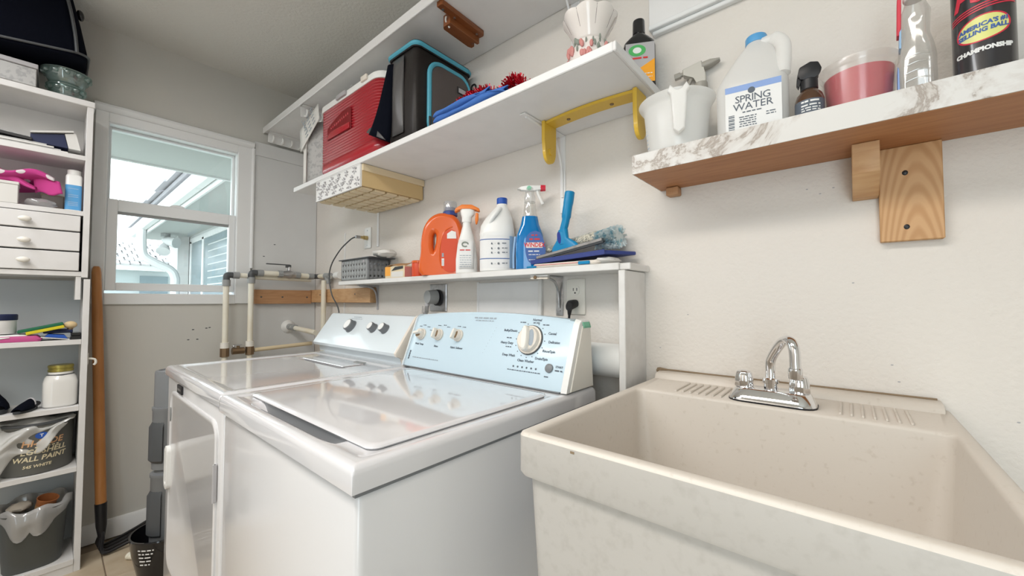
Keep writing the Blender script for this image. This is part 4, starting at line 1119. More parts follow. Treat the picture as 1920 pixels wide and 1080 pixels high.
for z0, z1 in ((.46, .65), (.15, .36)):
    a = math.radians(-58)
    rg = []
    for z, d in ((z0, .0), (z0 + .02, .016), (z1 - .03, .016), (z1, .0)):
        rg.append([(c[0] + (.050 + d) * math.cos(a + q), c[1] + (.050 + d) * math.sin(a + q), z) for q in (-.55, -.4, -.2, 0, .2, .4, .55)] + [(c[0] + .045 * math.cos(a + q), c[1] + .045 * math.sin(a + q), z) for q in (.55, 0, -.55)])
    obj('grip_panel', B().loft(rg), 'dark_grey', tw_)
obj('pipe_offcut', B().tube([(0.300, -0.925, .014), (0.365, -0.885, .014)], [.013, .013], 18).tube([(0.299, -0.9256, .014), (0.310, -0.919, .014)], [.0145, .0145], 18), 'pipe_white', label='short cream pipe offcut on the tiles by the black tray', cat='pipe')

# ------------------------------------------------------------------ plumbing in the corner
pp = thing('water_pipes', 'cream supply pipes with grey elbows and shutoff valve under the window', 'pipes', (0.10, -0.35, 0))
r = .0145
def pipe(pts, rr=r, mat='pipe_white', name='pipe'):
    return obj(name, B().tube(pts, rr, 14), mat, pp)
X1 = 0.10
pipe([(X1, -0.535, .42), (X1, -0.535, 1.27)]); pipe([(X1, -0.412, .42), (X1, -0.412, 1.285)])
for y, z in ((-0.535, 1.30), (-0.412, 1.32)):
    obj('elbow', B().tube(smooth_path([(X1, y, z - .02), (X1, y, z), (X1, y + .008, z + .008), (X1, y + .03, z + .008)], 4), .017, 14), 'dark_grey', pp)
    obj('coupling', B().cyl((X1, y, z - .055), (X1, y, z - .02), .0205, n=16), 'pipe_grey', pp)
    obj('coupling', B().cyl((X1, y + .03, z + .008), (X1, y + .062, z + .008), .0195, n=16), 'pipe_grey', pp)
pipe([(X1, -0.475, 1.308), (X1, -0.436, 1.308)]); pipe([(X1 - .03, -0.40, 1.303), (X1 - .03, -0.06, 1.300)], .013)
pipe([(X1, -0.352, 1.328), (X1, -0.245, 1.328)], .016); pipe([(X1, -0.165, 1.326), (X1, -0.075, 1.322)], .0155)
vv = obj('valve_body', B().tube([(X1, -0.25, 1.328), (X1, -0.225, 1.328), (X1, -0.205, 1.328), (X1, -0.185, 1.327), (X1, -0.160, 1.326)], [.018, .021, .027, .021, .018], 16).cyl((X1, -0.205, 1.33), (X1, -0.205, 1.375), .010), 'steel', pp)
obj('valve_nut', B().cyl((X1, -0.268, 1.328), (X1, -0.243, 1.328), .021, n=8).cyl((X1, -0.167, 1.326), (X1, -0.140, 1.325), .021, n=8), 'pipe_grey', vv)
obj('valve_lever', B().box(X1 - .008, X1 + .008, -0.335, -0.20, 1.384, 1.390, .002, 1).box(X1 - .008, X1 + .008, -0.225, -0.195, 1.370, 1.388, .002, 1), 'dark_grey', vv)
obj('coupling', B().cyl((X1, -0.088, 1.322), (X1, -0.055, 1.322), .019, n=16), 'pipe_grey', pp)
obj('elbow', B().tube(smooth_path([(X1, -0.058, 1.322), (X1 + .004, -0.042, 1.322), (X1 + .02, -0.035, 1.322), (X1 + .045, -0.035, 1.322)], 4), .0165, 14), 'dark_grey', pp)
pipe([(X1 + .04, -0.035, 1.322), (0.30, -0.035, 1.318)], .0145)
obj('tee', B().cyl((0.235, -0.035, 1.320), (0.30, -0.035, 1.318), .020, n=16).cyl((0.265, -0.035, 1.325), (0.265, -0.035, 1.27), .019, n=16), 'pipe_grey', pp)
pipe([(0.30, -0.035, 1.318), (0.38, -0.035, 1.316)], .0135, 'clear_cap')
pipe([(0.265, -0.060, 1.29), (0.265, -0.060, .55)], .015, 'pipe_white')
obj('wall_flange', B().tube([(0.40, -0.001, 1.318), (0.40, -0.006, 1.318), (0.40, -0.03, 1.318)], [.042, .038, .018], 20).cyl((0.375, -0.035, 1.317), (0.43, -0.035, 1.317), .022, n=14), 'white_plastic', pp)
for y in (-0.535, -0.412):
    obj('coupling', B().cyl((X1, y, .893), (X1, y, .925), .0215, n=16), 'offwhite', pp)
    obj('brass_fitting', B().cyl((X1, y, .845), (X1, y, .893), .0225, n=8), 'brass_old', pp)
lv = obj('brass_valve', B().cyl((X1, -0.50, .872), (X1, -0.44, .872), .019, n=8).cyl((X1, -0.47, .872), (X1, -0.47, .905), .008, n=10), 'brass_old', pp)
obj('valve_wheel', B().cyl((X1, -0.47, .903), (X1, -0.47, .909), .018, n=10).ball((X1, -0.492, .90), .008, 1, 1, 1, 8), 'steel', lv)
pipe([(X1, -0.39, .87), (X1, -0.06, .883)], .012, 'tan_light')
fp = thing('stub_pipe', 'white pipe stub leaving the window wall through a round flange', 'pipe', (0.08, -0.172, .96))
obj('flange', B().tube([(0.0085, -0.172, .994), (0.016, -0.172, .994), (0.032, -0.172, .994)], [.042, .040, .022], 22), 'white_plastic', fp)
obj('coupling', B().cyl((0.03, -0.172, .994), (0.075, -0.172, .992), .019, n=16).cyl((0.095, -0.172, .991), (0.13, -0.172, .990), .020, n=16), 'pipe_grey', fp)
obj('pipe', B().cyl((0.03, -0.172, .994), (0.42, -0.172, .975), .0145, n=16), 'pipe_white', fp)

lb = thing('lumber_strip', 'raw pine strip on the window wall below the pipes', 'board', (0.024, -0.19, 1.142))
obj('plank', B().box(0.0085, 0.042, -0.374, -0.042, 1.142, 1.230, .002, 1), 'pine', lb)
for y in (-0.34, -0.22, -0.07): obj('screw', B().ball((0.042, y, 1.185), .006, .25, 1, .8, 8), 'dark_grey', lb)
lb = thing('lumber_strip', 'raw pine strip on the back wall under the end of the low shelf', 'board', (0.40, -0.02, 1.15))
obj('plank', B().box(0.009, 0.785, -0.041, -0.001, 1.150, 1.234, .002, 1), 'pine_light', lb)
for x in (0.17, 0.62): obj('screw', B().ball((x, -0.041, 1.20), .006, 1, .25, .8, 8), 'dark_grey', lb)

# ------------------------------------------------------------------ outlets and cable
cx = thing('coax_plate', 'white wall plate with brass coaxial connector above the low shelf', 'wall plate', (0.69, -0.004, 1.46))
obj('plate', B().box(0.655, 0.727, -0.007, -0.0005, 1.462, 1.582, .003, 2), 'white_plastic', cx)
obj('connector', B().cyl((0.69, -0.006, 1.522), (0.69, -0.030, 1.522), .013, n=6).cyl((0.69, -0.03, 1.522), (0.69, -0.055, 1.522), .008), 'brass', cx)
for z in (1.48, 1.565): obj('screw', B().cyl((0.69, -0.006, z), (0.69, -0.009, z), .004), 'steel', cx)
cbl = thing('coax_cable', 'grey cable looping from the wall plate down behind the dryer', 'cable', (0.55, -0.1, 1.05))
obj('cord', B().tube(smooth_path([(0.69, -0.060, 1.522), (0.675, -0.085, 1.515), (0.63, -0.095, 1.493), (0.55, -0.1, 1.452), (0.454, -0.1, 1.38), (0.424, -0.1, 1.302), (0.46, -0.1, 1.199), (0.549, -0.1, 1.105), (0.60, -0.12, 0.95)], 7), .0038, 8), 'dark_grey', cbl)
obj('plug', B().cyl((0.69, -0.052, 1.522), (0.69, -0.078, 1.521), .0095, n=6), 'steel', cbl)

od = thing('dryer_outlet', 'steel outlet plate with round dryer socket on the back wall', 'outlet', (1.33, -0.004, 1.11))
obj('plate', B().box(1.268, 1.388, -0.008, -0.0005, 1.112, 1.238, .002, 1), 'steel', od)
obj('socket', B().cyl((1.330, -0.006, 1.175), (1.330, -0.016, 1.175), .038, n=28), 'black', od)
dp = thing('dryer_plug', 'grey angled dryer plug pushed into the round socket', 'plug', (1.30, -0.04, 1.10))
obj('plug_head', B().cyl((1.322, -0.016, 1.178), (1.316, -0.060, 1.178), .034, .030, n=24), 'pipe_grey', dp)
obj('plug_cord', B().tube(smooth_path([(1.31, -0.045, 1.160), (1.30, -0.055, 1.12), (1.30, -0.058, 1.08), (1.30, -0.058, 1.06)], 5), .011, 10), 'label_grey', dp)
obj('cord_clamp', B().cyl((1.30, -0.056, 1.135), (1.30, -0.058, 1.105), .016, n=8), 'steel', dp)
ow = thing('washer_outlet', 'cream duplex outlet on the back wall right of the shelf bracket', 'outlet', (2.072, -0.004, 1.11))
obj('plate', B().box(2.036, 2.109, -0.007, -0.0005, 1.113, 1.236, .003, 2), 'offwhite', ow)
for z in (1.196, 1.150):
    rc = obj('receptacle', B().loft([[(2.072 + p[0], -0.006, z + p[1]) for p in sup(0, .0165, .0165, 2.8)], [(2.072 + p[0], -0.0095, z + p[1]) for p in sup(0, .016, .016, 2.8)]]), 'offwhite', ow)
    obj('slots', B().box(2.064, 2.0665, -0.0100, -0.0094, z - .002, z + .008).box(2.0775, 2.080, -0.0100, -0.0094, z - .002, z + .008).cyl((2.072, -0.0094, z - .009), (2.072, -0.0100, z - .009), .003, n=8), 'black', rc)
wpk = thing('washer_plug', 'black plug in the lower socket of the cream outlet', 'plug', (2.068, -0.03, 1.08))
obj('plug_head', B().loft([[(2.070 + p[0], -0.010, 1.150 + p[1]) for p in sup(0, .016, .014, 2.6)], [(2.070 + p[0], -0.034, 1.146 + p[1]) for p in sup(0, .017, .016, 2.6)], [(2.070 + p[0], -0.046, 1.140 + p[1]) for p in sup(0, .013, .014, 2.4)]]), 'black', wpk)
obj('plug_cord', B().tube(smooth_path([(2.070, -0.040, 1.140), (2.069, -0.042, 1.115), (2.067, -0.042, 1.085), (2.067, -0.042, 1.06)], 5), [.009, .009, .009, .008, .007, .006] + [.0042] * 10, 10), 'black', wpk)

dct = thing('drain_duct', 'fat white duct running along the wall behind the washer', 'pipe', (2.1, -0.085, .95))
obj('duct', B().cyl((1.3, -0.080, .982), (2.296, -0.080, .980), .050, n=32), 'white_plastic', dct)
for k in range(3): obj('duct_ring', B().cyl((1.5 + .25 * k, -0.080, .982), (1.51 + .25 * k, -0.080, .982), .052, n=32), 'white_plastic', dct)

# ------------------------------------------------------------------ shelves
def bracket(parent, x, z, arm, leg, w=.022, mat='white', t=.004):
    if arm < .02:
        return obj('bracket', B().box(x - w / 2, x + w / 2, -t, -.0005, z - leg, z - .001, .001, 1), mat, parent)
    k = obj('bracket', B().box(x - w / 2, x + w / 2, -t, -.0005, z - leg, z - .001, .001, 1).box(x - w / 2, x + w / 2, -arm, -t, z - t - .001, z - .001, .001, 1)
        .tube(smooth_path([(x, -.006, z - leg * .80), (x, -.012, z - leg * .4), (x, -arm * .25, z - .022), (x, -arm * .55, z - .010), (x, -arm * .92, z - .006)], 5), .0045, 8), mat, parent)
    obj('screw', B().cyl((x, -t, z - leg + .02), (x, -t - .002, z - leg + .02), .005, n=10), mat, k)
    return k
ts = thing('top_shelf', 'long white shelf just below the ceiling', 'shelf', (1.35, -0.165, 2.2))
obj('board', B().box(0.004, 2.30, -0.332, -0.001, 2.222, 2.246, .002, 1), 'white', ts)
obj('front_lip', B().box(0.004, 2.30, -0.340, -0.332, 2.214, 2.252, .002, 1), 'white', ts)
bracket(ts, 2.075, 2.222, .25, .44, .034)
bracket(ts, 0.95, 2.222, .25, .30)
ms = thing('middle_shelf', 'long white shelf carrying the red cooler', 'shelf', (1.42, -0.165, 1.75))
obj('board', B().box(0.50, 2.378, -0.331, -0.001, 1.753, 1.775, .002, 1), 'white', ms)
obj('front_lip', B().box(0.50, 2.378, -0.337, -0.331, 1.752, 1.776, .002, 1), 'white', ms)
obj('end_lip', B().box(2.378, 2.386, -0.337, -0.001, 1.752, 1.776, .002, 1), 'white', ms)
bracket(ms, 2.020, 1.753, .235, .28, .022)
bracket(ms, 0.795, 1.753, .01, .29, .020)
lsf = thing('low_shelf', 'narrow white shelf above the washer and dryer with an upright board', 'shelf', (1.5, -0.075, .3))
obj('board', B().box(0.64, 2.299, -0.148, -0.001, 1.247, 1.268, .002, 1), 'white_old', lsf)
obj('end_cap', B().box(2.291, 2.330, -0.140, -0.001, 1.2475, 1.2665, .002, 1), 'white_old', lsf)
obj('upright', B().box(2.297, 2.317, -0.148, -0.001, 0.30, 1.246, .002, 1), 'white_old', lsf)
obj('knot', B().ball((2.296, -0.12, 1.135), .007, .3, .8, 1.3, 8), 'white_old', lsf)
bracket(lsf, 0.80, 1.247, .12, .135, .018, 'label_grey')
bracket(lsf, 2.004, 1.247, .13, .14, .030, 'steel')
cpn = thing('clothes_peg', 'wooden clothes peg clipped under the low shelf edge', 'peg', (2.0, -0.13, 1.235))
obj('jaw', B().prism([(1.975, 1.2455), (2.045, 1.2455), (2.045, 1.239), (1.975, 1.241)], 'y', -0.135, -0.125), 'paper', cpn)
obj('jaw', B().prism([(1.975, 1.2385), (2.045, 1.2365), (2.045, 1.231), (1.975, 1.233)], 'y', -0.135, -0.125), 'tissue', cpn)
obj('spring', B().cyl((1.995, -0.138, 1.238), (1.995, -0.122, 1.238), .006), 'brass_old', cpn)

mb = thing('marble_shelf', 'marble-laminate shelf on the wall over the sink', 'shelf', (2.95, -0.1, 1.46))
obj('core', B().box(2.370, 3.60, -0.2035, -0.001, 1.4885, 1.5370, .0005, 1), 'ply_edge', mb)
obj('laminate_top', B().box(2.3668, 3.60, -0.2065, -0.001, 1.5372, 1.5390), 'marble', mb)
obj('laminate_edge', B().box(2.3668, 3.60, -0.2066, -0.2037, 1.4895, 1.5371), 'marble', mb)
obj('laminate_edge', B().box(2.3668, 2.3698, -0.2036, -0.001, 1.4895, 1.5371), 'marble', mb)
obj('cleat_end', B().box(2.393, 2.428, -0.034, -0.001, 1.464, 1.4878, .004, 2), 'pine', mb)
br = obj('brace_board', B().box(2.847, 2.943, -0.021, -0.001, 1.286, 1.488, .0015, 1), 'pine_face', mb)
for z in (1.43, 1.315): obj('screw', B().ball((2.888, -0.021, z), .005, 1, .3, 1.1, 10), 'black', br)
obj('brace_block', B().prism([(-0.001, 1.4880), (-0.001, 1.386), (-0.028, 1.388), (-0.100, 1.425), (-0.100, 1.4880)], 'x', 2.803, 2.8465, .001, 1), 'pine_light', mb)

# under the shelves
th = thing('towel_holder', 'yellow paper-towel holder screwed under the middle shelf', 'holder', (2.2, -0.115, 1.615))
pts_f = [(2.046 + .300 * k / 12, -0.143 - .012 * math.sin(PI * k / 12)) for k in range(13)]
pts_b = [(2.046 + .300 * k / 12, -0.090 - .012 * math.sin(PI * k / 12)) for k in range(13)]
obj('mount_plate', B().prism(pts_f + pts_b[::-1], 'z', 1.7425, 1.7515, .001, 1), 'yellow', th)
def arm(x0, x1):
    pl_ = [(-0.152, 1.7515), (-0.150, 1.69), (-0.146, 1.655)] + [(-0.116 + .030 * math.cos(math.radians(180 + 18 * k)), 1.650 + .034 * math.sin(math.radians(180 + 18 * k))) for k in range(11)] + [(-0.084, 1.69), (-0.082, 1.7515)]
    return B().prism(pl_, 'x', x0, x1, .0015, 1)
obj('arm', arm(2.034, 2.046), 'yellow', th); obj('arm', arm(2.346, 2.358), 'yellow', th)
obj('spindle_boss', B().cyl((2.046, -0.116, 1.655), (2.052, -0.116, 1.655), .012), 'yellow', th)
obj('spindle_boss', B().cyl((2.340, -0.116, 1.655), (2.346, -0.116, 1.655), .012), 'yellow', th)
for x in (2.12, 2.27): obj('screw', B().cyl((x, -0.122, 1.7424), (x, -0.122, 1.7405), .006, n=12), 'brass_old', th)

hb = thing('hanging_basket', 'tan plastic drawer hung under the middle shelf', 'basket', (1.0, -0.17, 1.64))
BX0, BX1 = 0.782, 1.208
obj('front_panel', B().box(BX0, BX1, -0.335, -0.327, 1.652, 1.7505, .001, 1), 'label_white', hb)
random.seed(3)
for k in range(17):
    fx = BX0 + .022 + .0238 * k; fz = 1.700 + (.028 if k % 3 == 0 else -.024 if k % 3 == 1 else .004) + random.uniform(-.006, .006); rr = random.choice((.014, .018, .021))
    fl_ = B()
    for q in range(6):
        a = 2 * PI * q / 6 + k
        px, pz = fx + rr * math.cos(a), fz + rr * math.sin(a)
        px = min(max(px, BX0 + .006), BX1 - .006); pz = min(max(pz, 1.659), 1.744)
        fl_.tube([(fx + (px - fx) * .3, -0.3358, fz + (pz - fz) * .3), (px, -0.3376, pz)], [.0013, .0030], 6)
    obj('flower_relief', fl_, 'label_grey', hb)
obj('front_frame', B().box(BX0, BX1, -0.3368, -0.3352, 1.652, 1.6555).box(BX0, BX1, -0.3368, -0.3352, 1.747, 1.7505).box(BX0, BX0 + .004, -0.3368, -0.3352, 1.6555, 1.747).box(BX1 - .004, BX1, -0.3368, -0.3352, 1.6555, 1.747), 'label_white', hb)
obj('side_panel', B().box(BX1 - .005, BX1, -0.327, -0.012, 1.656, 1.745, .001, 1), 'tan', hb)
obj('side_panel', B().box(BX0, BX0 + .005, -0.327, -0.012, 1.656, 1.745, .001, 1), 'tan', hb)
obj('back_panel', B().box(BX0, BX1, -0.012, -0.006, 1.656, 1.745, .001, 1), 'tan', hb)
obj('side_rail', B().box(BX1 - .004, BX1 + .008, -0.327, -0.004, 1.722, 1.7515, .001, 1), 'tan_light', hb)
obj('side_rail', B().box(BX0 - .008, BX0 + .004, -0.327, -0.004, 1.722, 1.7515, .001, 1), 'tan_light', hb)
obj('bottom_panel', B().box(BX0 + .002, BX1 - .002, -0.330, -0.010, 1.657, 1.661), 'tan_shade', hb)
gx, gy = 7, 5
for i in range(gx):
    for j in range(gy):
        x = BX0 + .004 + (BX1 - BX0 - .008) * i / gx; y = -0.328 + .316 * j / gy
        obj('waffle_pad', B().box(x + .006, x + (BX1 - BX0 - .008) / gx - .006, y + .006, y + .316 / gy - .006, 1.647, 1.657, .002, 1), 'tan_light', hb)

def hook_rail(lab, x, y0, y1, n, z1=2.2135, face=1):
    t = thing('hook_rail', lab, 'hooks', (x, (y0 + y1) / 2, z1 - .06), group='white plastic hook rails')
    obj('rail', B().prism([(x, z1), (x + .035, z1), (x + .035, z1 - .004), (x + .006, z1 - .006), (x + .006, z1 - .062), (x, z1 - .062)], 'y', y0, y1, .001, 1), 'label_white', t)
    for k in range(n):
        y = y0 + .022 + (y1 - y0 - .044) * k / max(1, n - 1)
        obj('hook', B().tube(smooth_path([(x + .006, y, z1 - .052), (x + .022, y, z1 - .056), (x + .034, y, z1 - .048), (x + .036, y, z1 - .034), (x + .030, y, z1 - .026)], 4), .0055, 8), 'white_plastic', t)
    return t
hook_rail('white hook rail under the top shelf against the window wall', 0.03, -0.318, -0.06, 5, 2.2215)
hook_rail('short white hook rail under the top shelf left of the cooler', 0.545, -0.326, -0.20, 2, 2.2215)
tr = thing('wooden_rack', 'dark brown notched wooden rack under the top shelf', 'rack', (1.68, -0.215, 2.18))
obj('back_strip', B().prism([(1.700, -0.322), (1.722, -0.322), (1.728, -0.316), (1.724, -0.108), (1.716, -0.102), (1.696, -0.104)], 'z', 2.2025, 2.2215, .0015, 1), 'rack_wood', tr)
obj('notched_block', B().prism([(1.702, -0.262), (1.665, -0.262), (1.655, -0.252), (1.650, -0.124), (1.656, -0.108), (1.672, -0.108), (1.672, -0.132), (1.688, -0.132), (1.688, -0.108), (1.700, -0.108)], 'z', 2.178, 2.2215, .0015, 1), 'rack_wood', tr)
for y in (-0.30, -0.245, -0.13): obj('screw', B().cyl((1.708, y, 2.2026), (1.708, y, 2.2005), .005, n=10), 'steel', tr)
obj('clip', B().tube(smooth_path([(1.690, -0.27, 2.201), (1.680, -0.262, 2.194), (1.684, -0.248, 2.175)], 5), .0035, 8), 'paper', tr)

# ------------------------------------------------------------------ things on the middle shelf
ZM = 1.7765
cl = thing('cooler', 'red ribbed cooler with white lid on the middle shelf', 'cooler', (1.05, -0.175, ZM))
KX0, KX1, KY0, KY1 = 0.752, 1.335, -0.318, -0.03
rings = [rrect(KX0 + .03, KX1 - .03, KY0 + .03, KY1 - .03, .05, ZM + .001, 6), rrect(KX0 + .008, KX1 - .008, KY0 + .008, KY1 - .008, .06, ZM + .008, 6), rrect(KX0, KX1, KY0, KY1, .065, ZM + .03, 6), rrect(KX0, KX1, KY0, KY1, .065, ZM + .062, 6)]
z = ZM + .066
while z < ZM + .318:
    for dz, g in ((0, .0085), (.0026, .0085), (.0050, .001), (.0076, .0), (.0104, .001)):
        rings.append(rrect(KX0 + g, KX1 - g, KY0 + g, KY1 - g, .065, z + dz, 6))
    z += .0132
obj('tub', B().loft(rings), 'red_plastic', cl, sharp=1.4)
hx0, hx1, hz0, hz1 = 0.862, 1.092, ZM + .168, ZM + .272
prof = [(hx0, hz0), (hx1, hz0), (hx1, hz1 - .012)] + [(hx1 - (hx1 - hx0) * k / 10, hz1 - .012 + .012 * math.sin(PI * (.5 + .5 * k / 10)) - .035 * (k / 10) ** 2) for k in range(1, 11)]
hdl = obj('handle_recess', B().prism(prof, 'y', KY0 - .004, KY0 + .002, .001, 1), 'red_dark', cl)
obj('handle_bar', B().prism([(hx0 + .006, hz0 - .002), (hx1 - .004, hz0 - .002), (hx1 - .004, hz0 + .026), (hx0 + .05, hz0 + .030), (hx0 + .012, hz0 + .018)], 'y', KY0 - .012, KY0 - .003, .004, 2), 'red_plastic', hdl)
gp = B()
for k in range(10): gp.ball((hx0 + .04 + .018 * k, KY0 - .0045, hz0 + .05 + .0025 * k), .006, 1, .35, 1.2, 8)
obj('handle_pimples', gp, 'red_plastic', hdl)
obj('lid', B().loft([rrect(KX0 - .004, KX1 + .004, KY0 - .004, KY1 + .004, .066, ZM + .324, 6), rrect(KX0 - .006, KX1 + .006, KY0 - .006, KY1 + .006, .068, ZM + .330, 6), rrect(KX0 - .004, KX1 + .004, KY0 - .004, KY1 + .004, .066, ZM + .352, 6), rrect(KX0 + .012, KX1 - .012, KY0 + .012, KY1 - .012, .06, ZM + .366, 6), rrect(KX0 + .05, KX1 - .05, KY0 + .05, KY1 - .05, .05, ZM + .374, 6)]), 'white_plastic', cl)
obj('latch', B().box(0.965, 1.055, KY0 - .016, KY0 - .004, ZM + .330, ZM + .352, .004, 2), 'label_grey', cl)
obj('latch', B().box(1.19, 1.24, KY0 - .014, KY0 - .004, ZM + .335, ZM + .360, .004, 2), 'cream_plastic', cl)

bkl = thing('instruction_sheet', 'folded printed sheets propped left of the red cooler', 'paper', (0.66, -0.30, ZM))
obj('sheet', B().grid(lambda u, v: (0.645 + .095 * u, -0.322 + .05 * u, ZM + .001 + .318 * v), 4, 6), 'paper_grey', bkl, solid=0.0015)
obj('sheet', B().grid(lambda u, v: (0.612 + .030 * u, -0.328 + .012 * math.sin(PI * u) - .004, ZM + .001 + (.305 - .03 * u) * v), 6, 6), 'paper', bkl, solid=0.002)
obj('bent_flap', B().grid(lambda u, v: (0.555 + .17 * u + .045 * v, -0.330 - .012 * v + .02 * u, ZM + .300 + .105 * u - .13 * v * (1 - .25 * u)), 6, 6), 'paper', bkl, solid=0.002)
b = B()
for r_ in range(5):
    for c_ in range(3):
        p = Vector((0.605 + .040 * c_ + .010 * r_, -0.3345, ZM + .318 + .024 * c_ - .020 * r_))
        b.tube([p, p + Vector((.022, 0, .0135))], .0018, 5)
b.tube([(0.585, -0.335, ZM + .345), (0.665, -0.337, ZM + .268)], .0015, 5)
obj('sheet_print', b, 'print_soft', bkl)

bag = thing('lunch_bag', 'dark insulated lunch bag with teal zip trim beside the cooler', 'bag', (1.475, -0.17, ZM))
LX0, LX1, LY0, LY1, LZ = 1.392, 1.575, -0.318, -0.035, 2.128
rings = []
for z, g in ((ZM + .001, .010), (ZM + .008, .002), (ZM + .05, -.003), (ZM + .18, -.006), (LZ - .02, 0), (LZ, .004)):
    rings.append(rrect(LX0 + g, LX1 - g, LY0 + g, LY1 - g, .022, z, 4))
obj('body', B().loft(rings), 'bag_grey', bag)
obj('top_panel', B().loft([rrect(LX0 + .003, LX1 - .003, LY0 + .003, LY1 - .003, .022, LZ + .014, 4), rrect(LX0 + .008, LX1 - .008, LY0 + .008, LY1 - .008, .02, LZ + .019, 4)]), 'bag_grey', bag)
for z, mt_, rr in ((LZ - .001, 'black', .005), (LZ + .007, 'teal', .0105), (LZ + .016, 'black', .005)):
    lp = rrect(LX0 - .001, LX1 + .001, LY0 - .001, LY1 + .001, .024, z, 5)
    obj('zip_trim', B().tube(lp + [lp[0]], rr, 8), mt_, bag)
pk = obj('side_pocket', B().loft([[(LX1 + .004, p[0], p[1]) for p in rrect(-0.262, -0.060, ZM + .012, LZ - .045, .05, 0, 6)], [(LX1 + .020, p[0], p[1]) for p in rrect(-0.256, -0.066, ZM + .018, LZ - .052, .05, 0, 6)], [(LX1 + .026, p[0], p[1]) for p in rrect(-0.235, -0.085, ZM + .04, LZ - .08, .05, 0, 6)]]), 'bag_side', bag)
arc = [(LX1 + .012, p[0], p[1]) for p in rrect(-0.264, -0.058, ZM + .012, LZ - .042, .055, 0, 6)]
arc = arc[0:21]
obj('pocket_zip', B().tube(arc[1:], .0095, 8), 'teal', pk)
arc2 = [(LX1 + .014, p[0], p[1]) for p in rrect(-0.252, -0.068, ZM + .022, LZ - .054, .05, 0, 6)][0:20]
obj('pocket_piping', B().tube(arc2[1:], .003, 6), 'black', pk)
obj('zip_pull', B().box(LX1 + .018, LX1 + .024, -0.272, -0.262, ZM + .02, ZM + .085, .002, 1), 'black_gloss', pk)
tg = obj('name_tag', B().box(LX1 + .024, LX1 + .029, -0.135, -0.085, LZ - .125, LZ - .098, .001, 1), 'black', pk)
obj('tag_face', B().box(LX1 + .0292, LX1 + .030, -0.130, -0.090, LZ - .121, LZ - .103), 'label_grey', tg)
obj('strap_ring', B().tube([(LX1 + .012 + .014 * math.cos(2 * PI * k / 14), -0.030, LZ - .055 + .014 * math.sin(2 * PI * k / 14)) for k in range(15)], .004, 6), 'black', bag)
# loose front flap hanging open
def flap(u, v):
    return (1.395 - .125 * v ** 1.6 * (1 - .75 * u) - .004 * math.sin(6 * v) + .045 * u, -0.322 - .030 * math.sin(PI * u) * (0.4 + v), LZ - .03 - (LZ - ZM - .045) * (0.78 * v + .22 * v * u))
obj('front_flap', B().grid(flap, 8, 14), 'black_fabric', bag, solid=0.004)
obj('flap_lining', B().grid(lambda u, v: (1.275 + .145 * u, -0.345 - .012 * math.sin(PI * u), ZM + .085 - .070 * u + .030 * v * math.sin(PI * u)), 10, 5), 'bag_silver', bag, solid=0.003)
obj('front_panel', B().grid(lambda u, v: (1.432 + .075 * u, LY0 - .006 - .016 * math.sin(PI * u) * math.sin(PI * v), ZM + .03 + .30 * v), 8, 10), 'bag_silver', bag, solid=0.003)

ct_ = thing('folded_cloth', 'blue cloth folded on the middle shelf edge', 'cloth', (1.86, -0.27, ZM))
def clothf(z0, th, x0, x1, sd):
    def f(u, v):
        a = 2 * PI * u
        x = x0 + (x1 - x0) * v
        return (x + .010 * math.sin(3 * a), -0.298 + .036 * math.copysign(abs(math.cos(a)) ** .6, math.cos(a)) + .006 * math.sin(8 * v + sd), z0 + th * math.copysign(abs(math.sin(a)) ** .7, math.sin(a)) * (1 + .25 * math.sin(11 * v + sd)) + .004 * math.sin(9 * v + sd))
    return f
obj('fold', B().grid(clothf(ZM + .014, .010, 1.705, 2.030, .3), 24, 24, True), 'cloth_blue', ct_, solid=0.003)
obj('fold', B().grid(clothf(ZM + .034, .009, 1.700, 1.965, 2.1), 24, 24, True), 'cloth_blue', ct_, solid=0.003)
obj('corner', B().grid(lambda u, v: (1.905 + .125 * v, -0.334 + .07 * u, ZM + .066 * (1 - v) ** .8 * (0.5 + .5 * u) + .004), 8, 10), 'cloth_blue', ct_, solid=0.003)

def tinsel(lab, pts, rad, n, loc):
    path = smooth_path(pts, 8)
    for mt_, frac in (('tinsel', 1.0), ('tinsel_pale', .12)):
        bm = B()
        for i in range(int(n * frac)):
            p = path[random.randrange(len(path))]
            d = Vector((random.gauss(0, 1), random.gauss(0, 1), random.gauss(0, 1))).normalized()
            q = p + d * rad * random.uniform(.55, 1.05)
            if q.z < ZM + .001: q.z = ZM + .001 + random.random() * .004
            s_ = d.orthogonal().normalized() * .0016
            bm.quad(p - s_, p + s_, q + s_, q - s_)
        if mt_ == 'tinsel':
            bm.tube(path, .004, 6)
            t = thing('tinsel_garland', lab, 'garland', loc, group='red tinsel garlands')
        obj('strands' if mt_ == 'tinsel' else 'pale_strands', bm, mt_, t, kind='stuff')
tinsel('red tinsel garland lying between lunch bag and blue cloth', [(1.70, -0.215, ZM + .082), (1.75, -0.212, ZM + .096), (1.81, -0.212, ZM + .100), (1.865, -0.21, ZM + .090)], .044, 2000, (1.8, -0.18, ZM))
tinsel('red tinsel garland bunched right of the blue cloth', [(1.92, -0.218, ZM + .060), (1.965, -0.222, ZM + .090), (1.995, -0.225, ZM + .080), (2.055, -0.235, ZM + .034), (2.085, -0.24, ZM + .022)], .036, 1500, (2.0, -0.2, ZM))

